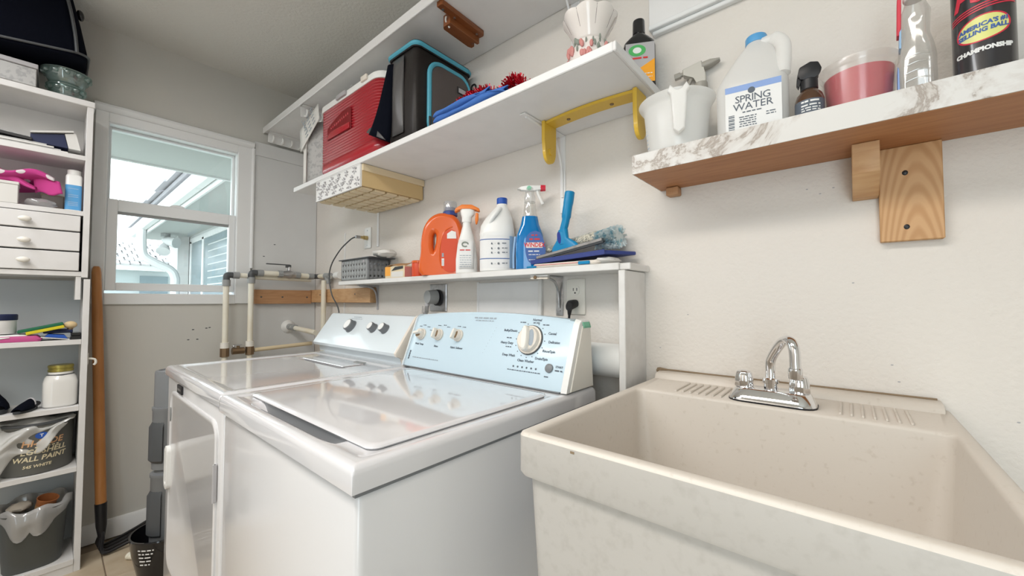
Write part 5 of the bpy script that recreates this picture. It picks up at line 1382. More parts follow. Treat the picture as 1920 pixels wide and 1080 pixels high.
vs_ = thing('fluted_vase', 'white fluted vase with pink floral band on the middle shelf', 'vase', (2.236, -0.19, ZM))
obj('base', B().lathe([(.048, .001), (.056, .006), (.062, .05), (.058, .095), (.047, .118), (.042, .124)], n=36), 'vase', vs_, local=True)
rg = []
fz = lambda k, z: abs(math.sin(8 * PI * k / 96)) * max(0, (z - .125) / .07)
for r_, z in ((.042, .122), (.045, .130), (.053, .150), (.064, .172), (.073, .188), (.0755, .194), (.073, .193), (.062, .172), (.051, .150), (.042, .131)):
    rg.append([((r_ * (1 + .05 * fz(k, z))) * math.cos(2 * PI * k / 96), (r_ * (1 + .05 * fz(k, z))) * math.sin(2 * PI * k / 96), z + .006 * fz(k, z) * (z > .19)) for k in range(96)])
obj('fluted_bell', B().loft(rg), 'vase', vs_, local=True, sharp=1.5)
for q in range(16):
    a = 2 * PI * q / 16
    obj('flute_line', B().tube([(.0535 * math.cos(a), .0535 * math.sin(a), .151), (.0645 * math.cos(a), .0645 * math.sin(a), .173), (.0745 * math.cos(a), .0745 * math.sin(a), .193)], [.0005, .0008, .0012], 5), 'vase_rim', vs_, local=True)
fb = B(); lb_ = B()
for q in range(9):
    a = math.radians(-140 + 20 * q)
    for w_ in range(5):
        a2 = a + random.uniform(-.15, .15); z = .058 + random.random() * .045
        fb.ball((.062 * math.cos(a2), .062 * math.sin(a2), z), .009, .6, .6, 1.1, 8) if q % 3 != 2 else lb_.ball((.061 * math.cos(a2), .061 * math.sin(a2), z + .01), .0065, .5, .5, 1.3, 8)
    lb_.ball((.055 * math.cos(a + .15), .055 * math.sin(a + .15), .106), .006, .5, .5, 1.5, 8)
obj('rose_relief', fb, 'rose', vs_, local=True); obj('leaf_relief', lb_, 'leaf_grey', vs_, local=True)

wx = thing('polish_bottle', 'black polish bottle with grey and orange label on the shelf end', 'bottle', (2.335, -0.075, ZM), math.radians(28))
obj('body', B().loft([sup(0, .043, .026, 3.5), sup(.004, .046, .028, 3.5), sup(.125, .046, .028, 3.5), sup(.140, .043, .027, 3), sup(.155, .030, .023, 2.4), sup(.165, .019, .018, 2), sup(.168, .0165, .0165, 2)]), 'black_gloss', wx, local=True)
obj('cap', B().lathe([(.0165, .168), (.018, .170), (.0175, .205), (.0165, .210), (.006, .2115)], n=24), 'black_gloss', wx, local=True)
FY = -.0284
obj('label', B().box(-.040, .040, FY - .0006, FY, .012, .128), 'label_grey', wx, local=True)
obj('label_flash', B().prism([(-.040, .012), (.040, .012), (.040, .078), (-.040, .030)], 'y', FY - .0011, FY - .0006), 'label_orange', wx, local=True)
obj('emblem', B().loft([[(p[0] - .008, FY - .0008, p[1] + .106) for p in sup(0, .024, .017, 2)], [(p[0] - .008, FY - .0013, p[1] + .106) for p in sup(0, .0235, .0165, 2)]]), 'label_green', wx, local=True)
obj('emblem_core', B().loft([[(p[0] - .008, FY - .0013, p[1] + .106) for p in sup(0, .012, .009, 2)], [(p[0] - .008, FY - .0018, p[1] + .106) for p in sup(0, .0115, .0085, 2)]]), 'label_white', wx, local=True)
b = B(); scrib(b, .042, .008, (.0, FY - .0012, .083), seed=2); obj('lettering', b, 'ink_red', wx, local=True)
b = B(); scrib(b, .05, .004, (.008, FY - .0014, .036), seed=4); scrib(b, .05, .003, (.008, FY - .0014, .026), seed=5); obj('label_lines', b, 'label_white', wx, local=True)

# ------------------------------------------------------------------ things on the low shelf
ZL = 1.2685
def holes_face(b, org, ux, uz, w, h, nx, nz, hs, m0=.02, zlo=.02, zhi=.03):
    """rectangular sheet with nx*nz square holes"""
    org = Vector(org); ux = Vector(ux); uz = Vector(uz)
    xs = [0]; zs = [0]
    for k in range(nx):
        c = m0 + (w - 2 * m0) * k / (nx - 1); xs += [c - hs / 2, c + hs / 2]
    xs.append(w)
    for k in range(nz):
        c = zlo + (h - zlo - zhi) * k / (nz - 1); zs += [c - hs / 2, c + hs / 2]
    zs.append(h)
    g = [[b.bm.verts.new(org + ux * x + uz * z) for z in zs] for x in xs]
    for i in range(len(xs) - 1):
        for j in range(len(zs) - 1):
            if i % 2 == 1 and j % 2 == 1: continue
            b.bm.faces.new((g[i][j], g[i + 1][j], g[i + 1][j + 1], g[i][j + 1]))
gb = thing('plastic_basket', 'charcoal perforated basket at the left end of the low shelf', 'basket', (0.79, -0.075, ZL))
GX0, GX1, GY0, GY1, GH = 0.655, 0.925, -0.138, -0.012, .112
b = B(); holes_face(b, (GX0, GY0, ZL + .001), (1, 0, 0), (0, 0, 1), GX1 - GX0, GH, 9, 3, .010); obj('front_wall', b, 'pipe_grey', gb, solid=.003)
b = B(); holes_face(b, (GX1, GY0, ZL + .001), (0, 1, 0), (0, 0, 1), GY1 - GY0, GH, 5, 3, .010, .018); obj('end_wall', b, 'grey_plastic', gb, solid=.003)
b = B(); holes_face(b, (GX0, GY0, ZL + .001), (0, 1, 0), (0, 0, 1), GY1 - GY0, GH, 5, 3, .010, .018); obj('end_wall', b, 'grey_plastic', gb, solid=.003)
b = B(); holes_face(b, (GX0, GY1, ZL + .001), (1, 0, 0), (0, 0, 1), GX1 - GX0, GH, 9, 3, .010); obj('back_wall', b, 'grey_plastic', gb, solid=.003)
obj('base', B().box(GX0, GX1, GY0, GY1, ZL + .0005, ZL + .004), 'grey_plastic', gb)
rm = B()
rm.loft([rrect(GX0 - .022, GX1 + .05, GY0 - .012, GY1 + .010, .012, ZL + GH, 4), rrect(GX0 - .022, GX1 + .05, GY0 - .012, GY1 + .010, .012, ZL + GH + .004, 4), rrect(GX0 + .004, GX1 - .004, GY0 + .004, GY1 - .004, .010, ZL + GH + .004, 4), rrect(GX0 + .004, GX1 - .004, GY0 + .004, GY1 - .004, .010, ZL + GH, 4), rrect(GX0 - .022, GX1 + .05, GY0 - .012, GY1 + .010, .012, ZL + GH, 4)], False, False)
obj('rim', rm, 'dark_grey', gb)
for x in (GX0 + .02, GX1 - .03): obj('rivet', B().ball((x, GY0 - .003, ZL + GH - .016), .008, 1, .5, 1, 10), 'label_grey', gb)
crumple('folded_paper', 'paper', (0.97, -0.07, ZL + .137), (0.075, .05, .020), sd=5, label='white paper sagging over the basket handle', cat='paper')
ybx = thing('open_box', 'small yellow and red printed box with torn flap on the low shelf', 'box', (1.15, -0.08, ZL))
obj('box_body', B().box(1.075, 1.235, -0.128, -0.045, ZL + .0005, ZL + .056, .001, 1), 'tan_light', ybx)
obj('side_print', B().box(1.075, 1.12, -0.1288, -0.128, ZL + .012, ZL + .055), 'label_orange', ybx)
obj('front_print', B().box(1.13, 1.225, -0.1288, -0.128, ZL + .004, ZL + .030), 'paper', ybx)
obj('end_print', B().box(1.235, 1.2358, -0.126, -0.047, ZL + .004, ZL + .05), 'rose', ybx)
obj('torn_flap', B().grid(lambda u, v: (1.08 + .15 * u, -0.128 + .02 * v + .03 * u * v, ZL + .057 + .022 * u * v + .006 * math.sin(5 * u)), 8, 4), 'cardboard', ybx, solid=.002)
obj('dark_opening', B().prism([(1.13, ZL + .034), (1.225, ZL + .042), (1.225, ZL + .054), (1.16, ZL + .052)], 'y', -0.1295, -0.1289), 'black', ybx)
rcn = thing('orange_tub', 'small orange-red can between the printed box and detergent', 'can', (1.283, -0.085, ZL))
obj('can_wall', B().lathe([(.028, .001), (.030, .003), (.030, .062), (.0285, .065)], n=24), 'orange_label', rcn, local=True)
obj('can_lid', B().lathe([(.031, .0655), (.031, .074), (.029, .076)], n=24), 'orange', rcn, local=True)

def view_rot(x, y): return math.atan2(2.79 - x, y + 1.19)
# orange detergent jug
dx_, dy_ = 1.458, -0.080
dg = thing('detergent_jug', 'orange detergent jug with navy collar and clear cap on the low shelf', 'bottle', (dx_, dy_, ZL), math.radians(40))
out = [(-.088, .004), (-.090, .10), (-.086, .165), (-.068, .215), (-.034, .245), (.018, .250), (.052, .238), (.074, .205), (.082, .16), (.084, .08), (.083, .004), (0, .002)]
hole = [(-.064, .184), (-.042, .202), (-.018, .188), (-.014, .160), (-.020, .118), (-.034, .088), (-.050, .084), (-.064, .104), (-.068, .148)]
me = plate_mesh([out, hole], .022, .020, True, 5, 3)
b = B(); b.add_mesh(me, Matrix.Translation((0, 0, .001)) @ STAND)
lo = min(v.co.z for v in b.bm.verts)
for v in b.bm.verts: v.co.z = max(0.0005, v.co.z)
obj('jug_body', b, 'orange', dg, local=True, sharp=1.0)
lp = [(.012, .185), (.045, .196), (.066, .182), (.070, .10), (.068, .022), (.020, .018), (-.004, .05), (-.006, .11)]
obj('label_panel', B().add_mesh(plate_mesh([lp], .0008, .0006, True, 5, 1), Matrix.Translation((0, -.0425, 0)) @ STAND), 'orange_label', dg, local=True)
obj('label_crest', B().add_mesh(plate_mesh([[(.024, .178), (.046, .192), (.066, .186), (.069, .158), (.024, .158)]], .0006, .0004, False, 4, 1), Matrix.Translation((0, -.0440, 0)) @ STAND), 'label_white', dg, local=True)
obj('barcode_patch', B().box(-.002, .010, -.0446, -.0436, .040, .072), 'label_white', dg, local=True)
b = B(); [b.box(.000, .0085, -.0450, -.0446, .044 + .004 * k, .0455 + .004 * k) for k in range(6)]; b.box(-.001, .008, -.0447, -.0437, .078, .095); obj('barcode', b, 'print_soft', dg, local=True)
rib = [(.000, .03), (-.012, .07), (-.010, .13), (.012, .19), (.05, .21)]
obj('moulded_rib', B().tube(smooth_path([(p[0], -.0405, p[1]) for p in rib], 5), .004, 8), 'orange', dg, local=True)
obj('collar', B().lathe([(.030, .262), (.036, .264), (.036, .280), (.031, .283), (.026, .284), (.026, .300), (.020, .301)], (.030, 0), 28), 'navy_cap', dg, local=True)
obj('cap', B().lathe([(.0335, .283), (.0335, .320), (.031, .326), (.015, .328), (.004, .328), (.004, .326), (.029, .324), (.0315, .319), (.0315, .283)], (.030, 0), 28), 'clear_cap', dg, local=True)
for o in dg.children:
    for v in o.data.vertices: v.co.x *= .87; v.co.z *= .985

sp = thing('spray_cleaner', 'white spray bottle with orange trigger on the low shelf', 'bottle', (1.607, -0.085, ZL), math.radians(42))
obj('bottle_body', B().loft([sup(0, .040, .026, 2.6), sup(.004, .044, .029, 2.8), sup(.06, .044, .029, 2.8), sup(.12, .037, .027, 2.6), sup(.17, .024, .022, 2.2), sup(.20, .0165, .0165, 2), sup(.215, .016, .016, 2)]), 'white_plastic', sp, local=True)
obj('label', B().grid(lambda u, v: (-.030 + .060 * u, -.0295 - .0012, .02 + .115 * v), 4, 4), 'label_white', sp, local=True, solid=.0006)
b = B(); scrib(b, .046, .007, (-.002, -.0315, .095), seed=6); obj('lettering', b, 'ink_red', sp, local=True)
b = B(); [scrib(b, .046, .004, (-.002, -.0315, .028 + .009 * k), seed=k) for k in range(6)]; obj('small_print', b, 'print_soft', sp, local=True)
obj('logo', B().tube([(-.004 + .012 * math.cos(2 * PI * k / 14), -.0315, .118 + .009 * math.sin(2 * PI * k / 14)) for k in range(13)], .0028, 6), 'leaf_grey', sp, local=True)
obj('sprayer_neck', B().loft([sup(.212, .020, .018, 2.4), sup(.232, .020, .018, 2.4), sup(.245, .028, .016, 2.6, .004), sup(.262, .030, .015, 3, .002), sup(.270, .024, .012, 3, .002)]), 'white_plastic', sp, local=True)
tp = [(-.050, .252), (-.046, .268), (-.020, .284), (.020, .284), (.052, .268), (.054, .256), (.040, .258), (.012, .270), (-.018, .270), (-.036, .256)]
obj('trigger_hood', B().prism(tp, 'y', -.015, .015, .004, 2), 'trigger_orange', sp, local=True)
obj('trigger', B().prism([(.036, .252), (.048, .250), (.048, .225), (.042, .205), (.036, .204), (.034, .225)], 'y', -.008, .008, .003, 2), 'trigger_orange', sp, local=True)

bl = thing('bleach_jug', 'white bleach jug with blue cap and pale blue label', 'bottle', (1.772, -0.080, ZL), math.radians(40))
obj('jug_body', B().loft([sup(0, .062, .050, 2.8), sup(.004, .066, .054, 2.8), sup(.135, .066, .054, 2.8), sup(.142, .0675, .0555, 2.8), sup(.150, .066, .054, 2.8), sup(.175, .063, .050, 2.6), sup(.205, .052, .042, 2.3, .006), sup(.235, .034, .030, 2, .014), sup(.252, .021, .021, 2, .018), sup(.262, .019, .019, 2, .018)]), 'white_plastic', bl, local=True)
hb_ = plate_mesh([[(-.030, .175), (-.026, .205), (-.006, .226), (.012, .232), (.002, .205), (-.006, .176)]], .0005, .0015, True, 5, 1)
obj('handle_recess', B().add_mesh(hb_, Matrix.Translation((0, -.040, .0)) @ Matrix.Rotation(math.radians(-24), 4, 'X') @ Matrix.Translation((0, .085, -.017)) @ STAND), 'cream_plastic', bl, local=True)
obj('handle', B().tube(smooth_path([(-.030, -.036, .178), (-.016, -.046, .200), (.0, -.042, .222), (.012, -.026, .240)], 6), .009, 12), 'white_plastic', bl, local=True)
obj('label', B().loft([sup(.012, .0664, .0544, 2.8), sup(.132, .0664, .0544, 2.8)], False, False), 'label_white', bl, local=True)
obj('label_side', B().grid(lambda u, v: sup(.012 + .12 * v, .0668, .0548, 2.8, n=56)[int(48 + 7 * u)], 7, 2), 'label_blue', bl, local=True)
ft = B()
for z0, z1 in ((.046, .049), (.118, .121)): ft.loft([sup(z0, .0668, .0548, 2.8), sup(z1, .0668, .0548, 2.8)], False, False)
obj('label_bands', ft, 'ink_blue', bl, local=True)
b = B()
for z in (.104, .086, .070, .030):
    txt(b, 'a', .012, (-.018, -.0558, z), bold=.0005); txt(b, '-', .010, (-.006, -.0558, z)); txt(b, 'o', .014, (.007, -.0558, z), bold=.0006); scrib(b, .02, .005, (.030, -.0552, z), seed=int(z * 999))
obj('label_print', b, 'print_grey', bl, local=True)
obj('cap', B().lathe([(.019, .260), (.0205, .262), (.0205, .282), (.019, .284)], (.018, 0), 28), 'blue_cap', bl, local=True)

wd = thing('glass_cleaner', 'blue window-cleaner spray bottle with red nozzle tip', 'bottle', (1.930, -0.080, ZL), math.radians(36))
obj('liquid_body', B().loft([sup(0, .048, .028, 3.4), sup(.004, .051, .031, 3.4), sup(.09, .051, .031, 3.4), sup(.125, .047, .030, 3), sup(.160, .034, .027, 2.5), sup(.190, .028, .025, 2.3)]), 'blue_liquid', wd, local=True)
obj('bottle_neck', B().loft([sup(.190, .028, .025, 2.3), sup(.205, .023, .022, 2), sup(.215, .0235, .0225, 2), sup(.225, .021, .021, 2), sup(.235, .0205, .0205, 2), sup(.245, .018, .018, 2)]), 'clear', wd, local=True)
lb1 = [(-.014, .09), (-.010, .115), (.008, .132), (.030, .132), (.044, .115), (.046, .03), (.030, .02), (.004, .022), (-.012, .05)]
obj('label', B().add_mesh(plate_mesh([lb1], .0005, .0003, True, 5, 1), Matrix.Translation((0, -.0318, 0)) @ STAND), 'ink_blue', wd, local=True)
b = B(); txt(b, 'WINDEX', .0215, (.017, -.0338, .085), bold=.0005, width=.84); scrib(b, .038, .009, (.018, -.0330, .106), seed=3); scrib(b, .026, .007, (.019, -.0330, .120), seed=4); obj('lettering', b, 'ink_red', wd, local=True)
b = B(); b.box(-.012, .045, -.0334, -.0328, .0755, .0945); scrib(b, .042, .007, (.016, -.0330, .064), seed=5); scrib(b, .04, .004, (.016, -.0330, .052), seed=6); scrib(b, .03, .004, (.012, -.0330, .034), seed=7); obj('lettering', b, 'label_white', wd, local=True)
obj('sprayer_body', B().loft([sup(.242, .020, .018, 2.4), sup(.262, .020, .018, 2.4), sup(.272, .016, .015, 2.6), sup(.292, .0155, .014, 3), sup(.298, .012, .011, 3)]), 'clear_cap', wd, local=True)
obj('sprayer_head', B().prism([(-.046, .290), (-.030, .300), (-.010, .302), (.040, .302), (.040, .286), (.012, .284), (-.012, .282), (-.030, .290)], 'y', -.011, .011, .003, 2), 'white_plastic', wd, local=True)
obj('nozzle', B().cyl((.038, 0, .294), (.056, 0, .294), .012, .011, n=8), 'can_red', wd, local=True)
obj('valve_window', B().cyl((-.002, -.0115, .292), (-.002, -.0135, .292), .008), 'green_tape', wd, local=True)
obj('trigger', B().tube(smooth_path([(.026, 0, .286), (.032, 0, .268), (.040, 0, .250), (.046, 0, .236)], 5), .0055, 8), 'white_plastic', wd, local=True)
obj('handle_strut', B().tube(smooth_path([(-.052, -.004, .12), (-.058, -.004, .06), (-.058, -.004, .006)], 5), .004, 8), 'label_blue', wd, local=True)

ty = thing('mop_tray', 'flat blue plastic tray on the low shelf under the squeegee', 'tray', (2.10, -0.075, ZL + .018), rot=(math.radians(0), math.radians(-3.0), 0))
obj('tray_plate', B().prism([(-.12, -.062), (.150, -.062), (.200, .050), (-.10, .050)], 'z', .003, .014, .002, 1), 'tray_blue', ty, local=True)
obj('tray_edge', B().prism([(-.12, -.066), (.152, -.066), (.152, -.061), (-.12, -.061)], 'z', .001, .016, .001, 1), 'tray_blue', ty, local=True)
pdm = thing('mop_pad_refill', 'flat packet of pink and white mop pads under the blue tray', 'packet', (2.10, -0.08, ZL))
obj('packet', B().loft([rrect(1.99, 2.23, -0.140, -0.03, .01, ZL + .0008, 3), rrect(1.985, 2.235, -0.143, -0.03, .012, ZL + .006, 3), rrect(1.99, 2.23, -0.140, -0.03, .01, ZL + .013, 3)]), 'cream_plastic', pdm)
obj('packet_stripe', B().box(1.995, 2.17, -0.1438, -0.143, ZL + .007, ZL + .0095), 'rose', pdm)
obj('blue_corner', B().box(2.165, 2.205, -0.1465, -0.140, ZL + .0015, ZL + .0115, .002, 1), 'squeegee_blue', pdm)
obj('blue_corner', B().box(1.965, 2.005, -0.1465, -0.140, ZL + .0010, ZL + .007, .002, 1), 'squeegee_blue', pdm)
crumple('wrapped_cloth', 'paper', (2.236, -0.09, ZL + .012), (0.035, .045, .012), sd=12, label='crumpled white wrapped cloth at the right end of the low shelf', cat='cloth')

sq = thing('squeegee', 'blue-handled window squeegee lying on the blue tray', 'squeegee', (2.102, -0.100, 1.334), rot=(0, math.radians(-9.0), 0))
hpts = [(-.015, .0, .012), (-.012, 0, .05), (.004, 0, .085), (.016, 0, .12), (.026, .004, .155), (.032, .006, .178)]
obj('handle', B().tube(smooth_path(hpts, 5), [.015] * 6 + [.013] * 6 + [.0155] * 6 + [.0165] * 7 + [.015], 16), 'squeegee_blue', sq, local=True)
obj('yoke', B().loft([sup(-.004, .052, .011, 2.6, -.012), sup(.010, .046, .012, 2.4, -.014), sup(.030, .022, .013, 2.2, -.016), sup(.060, .017, .015, 2, -.010)]), 'squeegee_blue', sq, local=True)
obj('yoke_slot', B().loft([[(p[0] - .020, -.0140, p[1] + .035) for p in sup(0, .0075, .020, 2.2)], [(p[0] - .020, -.0150, p[1] + .035) for p in sup(0, .0070, .0195, 2.2)]]), 'squeegee_dark', sq, local=True)
obj('channel', B().prism([(-.010, -.003), (.010, -.003), (.009, -.012), (-.009, -.012)], 'x', -.125, .125, .001, 1), 'steel', sq, local=True)
obj('blade', B().prism([(-.012, -.012), (.007, -.012), (-.010, -.021), (-.013, -.020)], 'x', -.128, .130, .0005, 1), 'rubber', sq, local=True)
def fuzzy(name, lab, cat, p0, p1, r0, r1, mat, core, n=1500, sleeve=None):
    t = thing(name, lab, cat, ((p0[0] + p1[0]) / 2, (p0[1] + p1[1]) / 2, min(p0[2], p1[2]) - .02))
    p0 = Vector(p0); p1 = Vector(p1)
    obj('core', B().tube([p0, p0.lerp(p1, .5), p1], [r0 * .8, (r0 + r1) * .4, r1 * .8], 14), core, t)
    b = B(); ax_ = (p1 - p0).normalized(); u = ax_.orthogonal().normalized(); v = ax_.cross(u)
    for i in range(n):
        k = random.random(); a = random.uniform(0, 2 * PI); d = u * math.cos(a) + v * math.sin(a) + ax_ * random.uniform(-.3, .3)
        r_ = r0 + (r1 - r0) * k; c_ = p0.lerp(p1, k)
        q = c_ + d * r_ * random.uniform(.95, 1.12); p = c_ + d * r_ * .6; s_ = d.orthogonal().normalized() * .0022
        b.quad(p - s_, p + s_, q + s_, q - s_)
    obj('pile', b, mat, t, kind='stuff')
    if sleeve:
        obj('sleeve', B().tube([p0.lerp(p1, sleeve[0]), p0.lerp(p1, sleeve[1])], [r0 * 1.12, r0 * 1.12], 16), 'sponge_pad', t)
    return t
fuzzy('washer_sleeve', 'grey fleece window-washer sleeve behind the squeegee', 'mop', (1.990, -0.048, 1.336), (2.185, -0.052, 1.366), .016, .019, 'chenille_grey', 'sponge_pad', 1400, (.62, .98))
fuzzy('dust_mitt', 'pale teal chenille duster at the right end of the low shelf', 'duster', (2.185, -0.056, 1.352), (2.262, -0.062, 1.356), .026, .034, 'chenille', 'chenille', 1500)

# ------------------------------------------------------------------ things on the marble shelf
ZR = 1.5395
pt_ = thing('measuring_pitcher', 'frosted measuring pitcher with front handle on the marble shelf', 'pitcher', (2.456, -0.128, ZR))
PK = .82
def pr(z): return .070 + .012 * z / .165
rg = [sup(z, pr(z), pr(z), 2, n=40) for z in (.001, .004, .05, .10, .140)] + [sup(z, pr(z) + g, pr(z) + g, 2, n=40) for z, g in ((.150, .003), (.160, .009), (.168, .012), (.169, .010), (.160, .006), (.148, .000))] + [sup(z, pr(z) - .002, pr(z) - .002, 2, n=40) for z in (.10, .05, .006)]
rg = [[(p[0], p[1], p[2] * PK) for p in q] for q in rg]
obj('vessel', B().loft(rg), 'frost', pt_, local=True)
hp = plate_mesh([[(-.017, .168), (-.020, .158), (-.014, .150), (-.010, .090), (-.008, .045), (0, .036), (.010, .045), (.013, .090), (.016, .150), (.022, .160), (.018, .170), (.010, .158), (0, .154), (-.008, .157)]], .004, .004, False, 5, 2)
obj('handle', B().add_mesh(hp, Matrix.Rotation(math.radians(18), 4, 'Z') @ Matrix.Translation((.004, -.090, 0)) @ Matrix.Diagonal((1, 1, PK, 1)) @ STAND), 'frost_thick', pt_, local=True)
sc = B()
for k in range(10):
    a = math.radians(-150); z = .022 + .0115 * k; rr = pr(z) + .0006; w_ = .16 if k % 3 == 0 else .09
    sc.tube([(rr * math.cos(a + w_ * q), rr * math.sin(a + w_ * q), z) for q in (0, .5, 1)], .0007, 5)
obj('scale_marks', sc, 'label_blue', pt_, local=True)

sb = thing('trigger_spray_bottle', 'clear spray bottle with grey-brown trigger behind the pitcher', 'bottle', (2.490, -0.022, ZR), math.radians(8))
obj('bottle_body', B().lathe([(.018, .001), (.0195, .004), (.0195, .16), (.018, .18), (.013, .20), (.0125, .212)], n=24), 'frost', sb, local=True)
obj('collar', B().lathe([(.0175, .207), (.0185, .209), (.0175, .226), (.015, .228)], n=24), 'grey_trigger', sb, local=True)
obj('sprayer_head', B().prism([(-.045, .258), (-.046, .276), (.004, .288), (.006, .268), (.014, .250), (.014, .227), (-.012, .227), (-.016, .246)], 'y', -.011, .011, .002, 1), 'grey_pale', sb, local=True)
obj('hood', B().loft([sup(0, .010, .013, 2.6), sup(.022, .010, .013, 2.4), sup(.045, .004, .008, 2)]).xform(Matrix.Translation((.004, 0, .274)) @ Matrix.Rotation(math.radians(82), 4, 'Y')), 'grey_trigger', sb, local=True)
obj('nozzle', B().cyl((-.045, 0, .267), (-.052, 0, .266), .006).cyl((-.052, 0, .266), (-.068, 0, .264), .0095, n=8), 'grey_trigger', sb, local=True)
obj('trigger', B().tube(smooth_path([(-.018, 0, .256), (-.028, 0, .240), (-.036, 0, .222), (-.050, 0, .208)], 5), .0058, 8), 'grey_trigger', sb, local=True)

jg = thing('water_jug', 'translucent gallon water jug with light blue cap and white label', 'jug', (2.624, -0.107, ZR), math.radians(9))
obj('jug_body', B().loft([sup(0, .066, .062, 4), sup(.005, .072, .068, 4), sup(.115, .073, .069, 4), sup(.130, .072, .066, 3.6), sup(.165, .060, .054, 3, .006), sup(.205, .040, .040, 2.4, .012), sup(.228, .023, .023, 2, .012), sup(.236, .020, .020, 2, .012)]), 'frost_thick', jg, local=True)
obj('handle', B().tube(smooth_path([(.026, -.012, .226), (.048, -.022, .222), (.062, -.032, .200), (.063, -.040, .165), (.060, -.046, .125)], 6), [.012] * 6 + [.015] * 19, 12), 'frost_thick', jg, local=True)
obj('cap', B().lathe([(.0205, .232), (.0225, .233), (.0225, .248), (.021, .2505)], (.012, 0), 28), 'sky_cap', jg, local=True)
FY = -.0702
obj('label', B().box(-.052, .056, FY - .0008, FY - .0002, .008, .110), 'label_white', jg, local=True)
obj('label_stripe', B().box(-.052, .056, FY - .0012, FY - .0008, .096, .110), 'label_band', jg, local=True)
obj('label_seal', B().loft([[(p[0], FY - .0012, p[1] + .094) for p in sup(0, .007, .007, 2)], [(p[0], FY - .0018, p[1] + .094) for p in sup(0, .0065, .0065, 2)]]), 'print_grey', jg, local=True)
b = B(); txt(b, 'SPRING', .0225, (.002, FY - .0012, .077), space=.9); txt(b, 'WATER', .0225, (.002, FY - .0012, .059)); scrib(b, .04, .004, (.002, FY - .0012, .0465), seed=3)
for k in range(5): scrib(b, .034 - .003 * (k % 2), .0034, (-.008, FY - .0012, .036 - .0052 * k), seed=k)
scrib(b, .018, .0034, (.036, FY - .0012, .038), seed=8); scrib(b, .018, .0034, (.036, FY - .0012, .0325), seed=9)
for k in range(9): b.box(-.046, -.034, FY - .0013, FY - .0009, .010 + .004 * k, .0115 + .004 * k + .001 * (k % 2))
obj('lettering', b, 'print_grey', jg, local=True)

ab = thing('amber_sprayer', 'small amber bottle with black trigger sprayer beside the water jug', 'bottle', (2.737, -0.150, ZR), math.radians(8))
obj('bottle_body', B().lathe([(.023, .001), (.0255, .004), (.0255, .044), (.022, .056), (.014, .066), (.0115, .069)], n=28), 'amber', ab, local=True)
obj('label', B().lathe([(.0258, .010), (.0258, .040)], n=28, cap0=False, cap1=False), 'print_grey', ab, local=True)
b = B()
for z, h_ in ((.035, .006), (.027, .005), (.021, .004), (.016, .004)):
    scrib(b, .034, h_, 0, warp=lambda x, y, q, z=z: ((.0262 + q) * math.sin(x / .0262), -(.0262 + q) * math.cos(x / .0262), z + y), seed=int(z * 1000))
obj('lettering', b, 'label_white', ab, local=True)
obj('collar', B().lathe([(.014, .066), (.0155, .068), (.0155, .088), (.013, .090)], n=20), 'black', ab, local=True)
obj('sprayer_head', B().prism([(-.021, .098), (-.017, .118), (.002, .126), (.016, .122), (.022, .106), (.014, .096), (.012, .086), (-.010, .086), (-.014, .094)], 'y', -.010, .010, .003, 2), 'black', ab, local=True)
obj('trigger', B().prism([(-.012, .094), (-.021, .098), (-.022, .082), (-.018, .074)], 'y', -.005, .005, .001, 1), 'black', ab, local=True)

tb_ = thing('round_tub', 'frosted round tub with red contents on the marble shelf', 'tub', (2.816, -0.110, ZR))
obj('tub_wall', B().lathe([(.050, .001), (.053, .004), (.060, .092), (.0635, .094), (.0645, .100), (.0645, .106), (.0625, .107), (.0595, .100), (.058, .094), (.051, .006)], n=40), 'frost_clear', tb_, local=True)
obj('red_contents', B().lathe([(.047, .007), (.049, .009), (.0555, .085), (.040, .088)], n=36), 'red_bright', tb_, local=True)

cs = thing('empty_spray_bottle', 'empty clear spray bottle with red neck on the marble shelf', 'bottle', (2.899, -0.135, ZR), math.radians(-2))
obj('bottle_body', B().loft([sup(0, .024, .018, 3.4), sup(.003, .0265, .020, 3.4), sup(.075, .0265, .020, 3.4), sup(.098, .0235, .019, 3), sup(.120, .019, .017, 2.6), sup(.150, .020, .018, 2.4), sup(.165, .021, .019, 2.2), sup(.180, .016, .016, 2), sup(.195, .012, .012, 2)]), 'clear', cs, local=True)
rb = B()
for k in range(4):
    rb.tube(smooth_path([(-.017, -.0205, .03 + .015 * k), (0, -.0212, .034 + .015 * k), (.017, -.0205, .03 + .015 * k)], 4), .0012, 6)
obj('grip_ribs', rb, 'clear', cs, local=True)
obj('side_label', B().prism([(-.0275, .004), (-.024, .004), (-.0245, .060), (-.0265, .066)], 'y', -.017, .015, .0005, 1), 'label_band', cs, local=True)
obj('side_label_top', B().prism([(-.0235, .100), (-.0205, .100), (-.0195, .138), (-.0225, .132)], 'y', -.015, .012, .0005, 1), 'label_blue', cs, local=True)
obj('red_neck', B().prism([(-.026, .128), (-.020, .128), (-.018, .200), (-.024, .200)], 'y', -.010, .010, .001, 1), 'can_red', cs, local=True)
obj('cap', B().lathe([(.015, .192), (.016, .194), (.016, .215), (.014, .217)], n=20), 'white_plastic', cs, local=True)

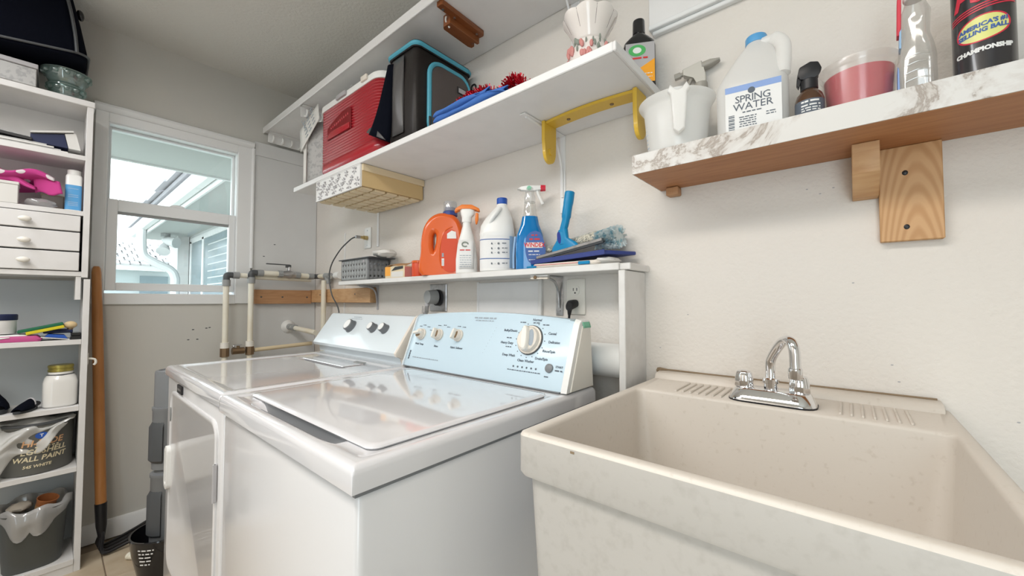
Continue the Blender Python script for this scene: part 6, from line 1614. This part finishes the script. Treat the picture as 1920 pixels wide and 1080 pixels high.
cn = thing('ball_can', 'black can of tennis balls with yellow oval print on the marble shelf', 'can', (2.979, -0.150, ZR))
CR = .0365
obj('can_wall', B().lathe([(.035, .001), (CR, .003), (CR, .200), (.0375, .202), (.0375, .208), (.034, .209)], n=48), 'can_black', cn, local=True)
ca = math.atan2(-1.19 + .150, 2.79 - 2.979)     # direction that faces the viewer
def cw(z0, rr=CR + .0006, dx=0.0, tilt=.0):
    def f(x, y, z):
        c_, s_ = math.cos(tilt), math.sin(tilt)
        X = dx + c_ * x - s_ * y; Y = s_ * x + c_ * y
        a = ca + X / rr
        return ((rr + z) * math.cos(a), (rr + z) * math.sin(a), z0 + Y)
    return f
def oval(a, b_, w0, w1, rr): 
    return lambda u, v: cw(.078, rr, 0, .12)((w0 + (w1 - w0) * v) * a * math.cos(2 * PI * u), (w0 + (w1 - w0) * v) * b_ * math.sin(2 * PI * u), 0)
obj('oval_print', B().grid(oval(.031, .0205, 0.02, 1, CR + .0004), 40, 4, True), 'can_oval', cn, local=True)
obj('oval_ring', B().grid(oval(.031, .0205, 1, 1.10, CR + .0005), 40, 1, True), 'can_red', cn, local=True)
b = B(); txt(b, "AMERICA'S #1", .0098, 0, warp=cw(.0835, tilt=.10), shear=.15, bold=.0004); txt(b, 'SELLING BALL.', .0098, 0, warp=cw(.0735, tilt=.10), shear=.15, bold=.0004); obj('lettering', b, 'ink_blue', cn, local=True)
b = B(); txt(b, 'CHAMPIONSHIP', .0098, 0, warp=cw(.0415), bold=.0006); obj('lettering', b, 'label_white', cn, local=True)
b = B(); txt(b, 'Penn', .044, 0, warp=cw(.140, dx=.004, tilt=.06), shear=.35, bold=.0016)
for k in range(3): b.grid(lambda u, v, k=k: cw(.112 + .0042 * k)(-.045 + .09 * u, .0020 * v - .010 * (1 - u) ** 2, 0), 20, 1)
obj('lettering', b, 'can_red', cn, local=True)
obj('can_seam', B().box(CR * .2, CR * .2 + .001, -.002, .002, .01, .012), 'can_black', cn, local=True)
dk = thing('dark_puck', 'small black disc at the far right of the marble shelf', 'disc', (3.045, -0.150, ZR))
obj('disc', B().lathe([(.016, .001), (.018, .003), (.018, .010), (.015, .013)], n=24), 'black', dk, local=True)
obj('disc_hub', B().lathe([(.007, .012), (.007, .016), (.005, .017)], n=16), 'dark_grey', dk, local=True)
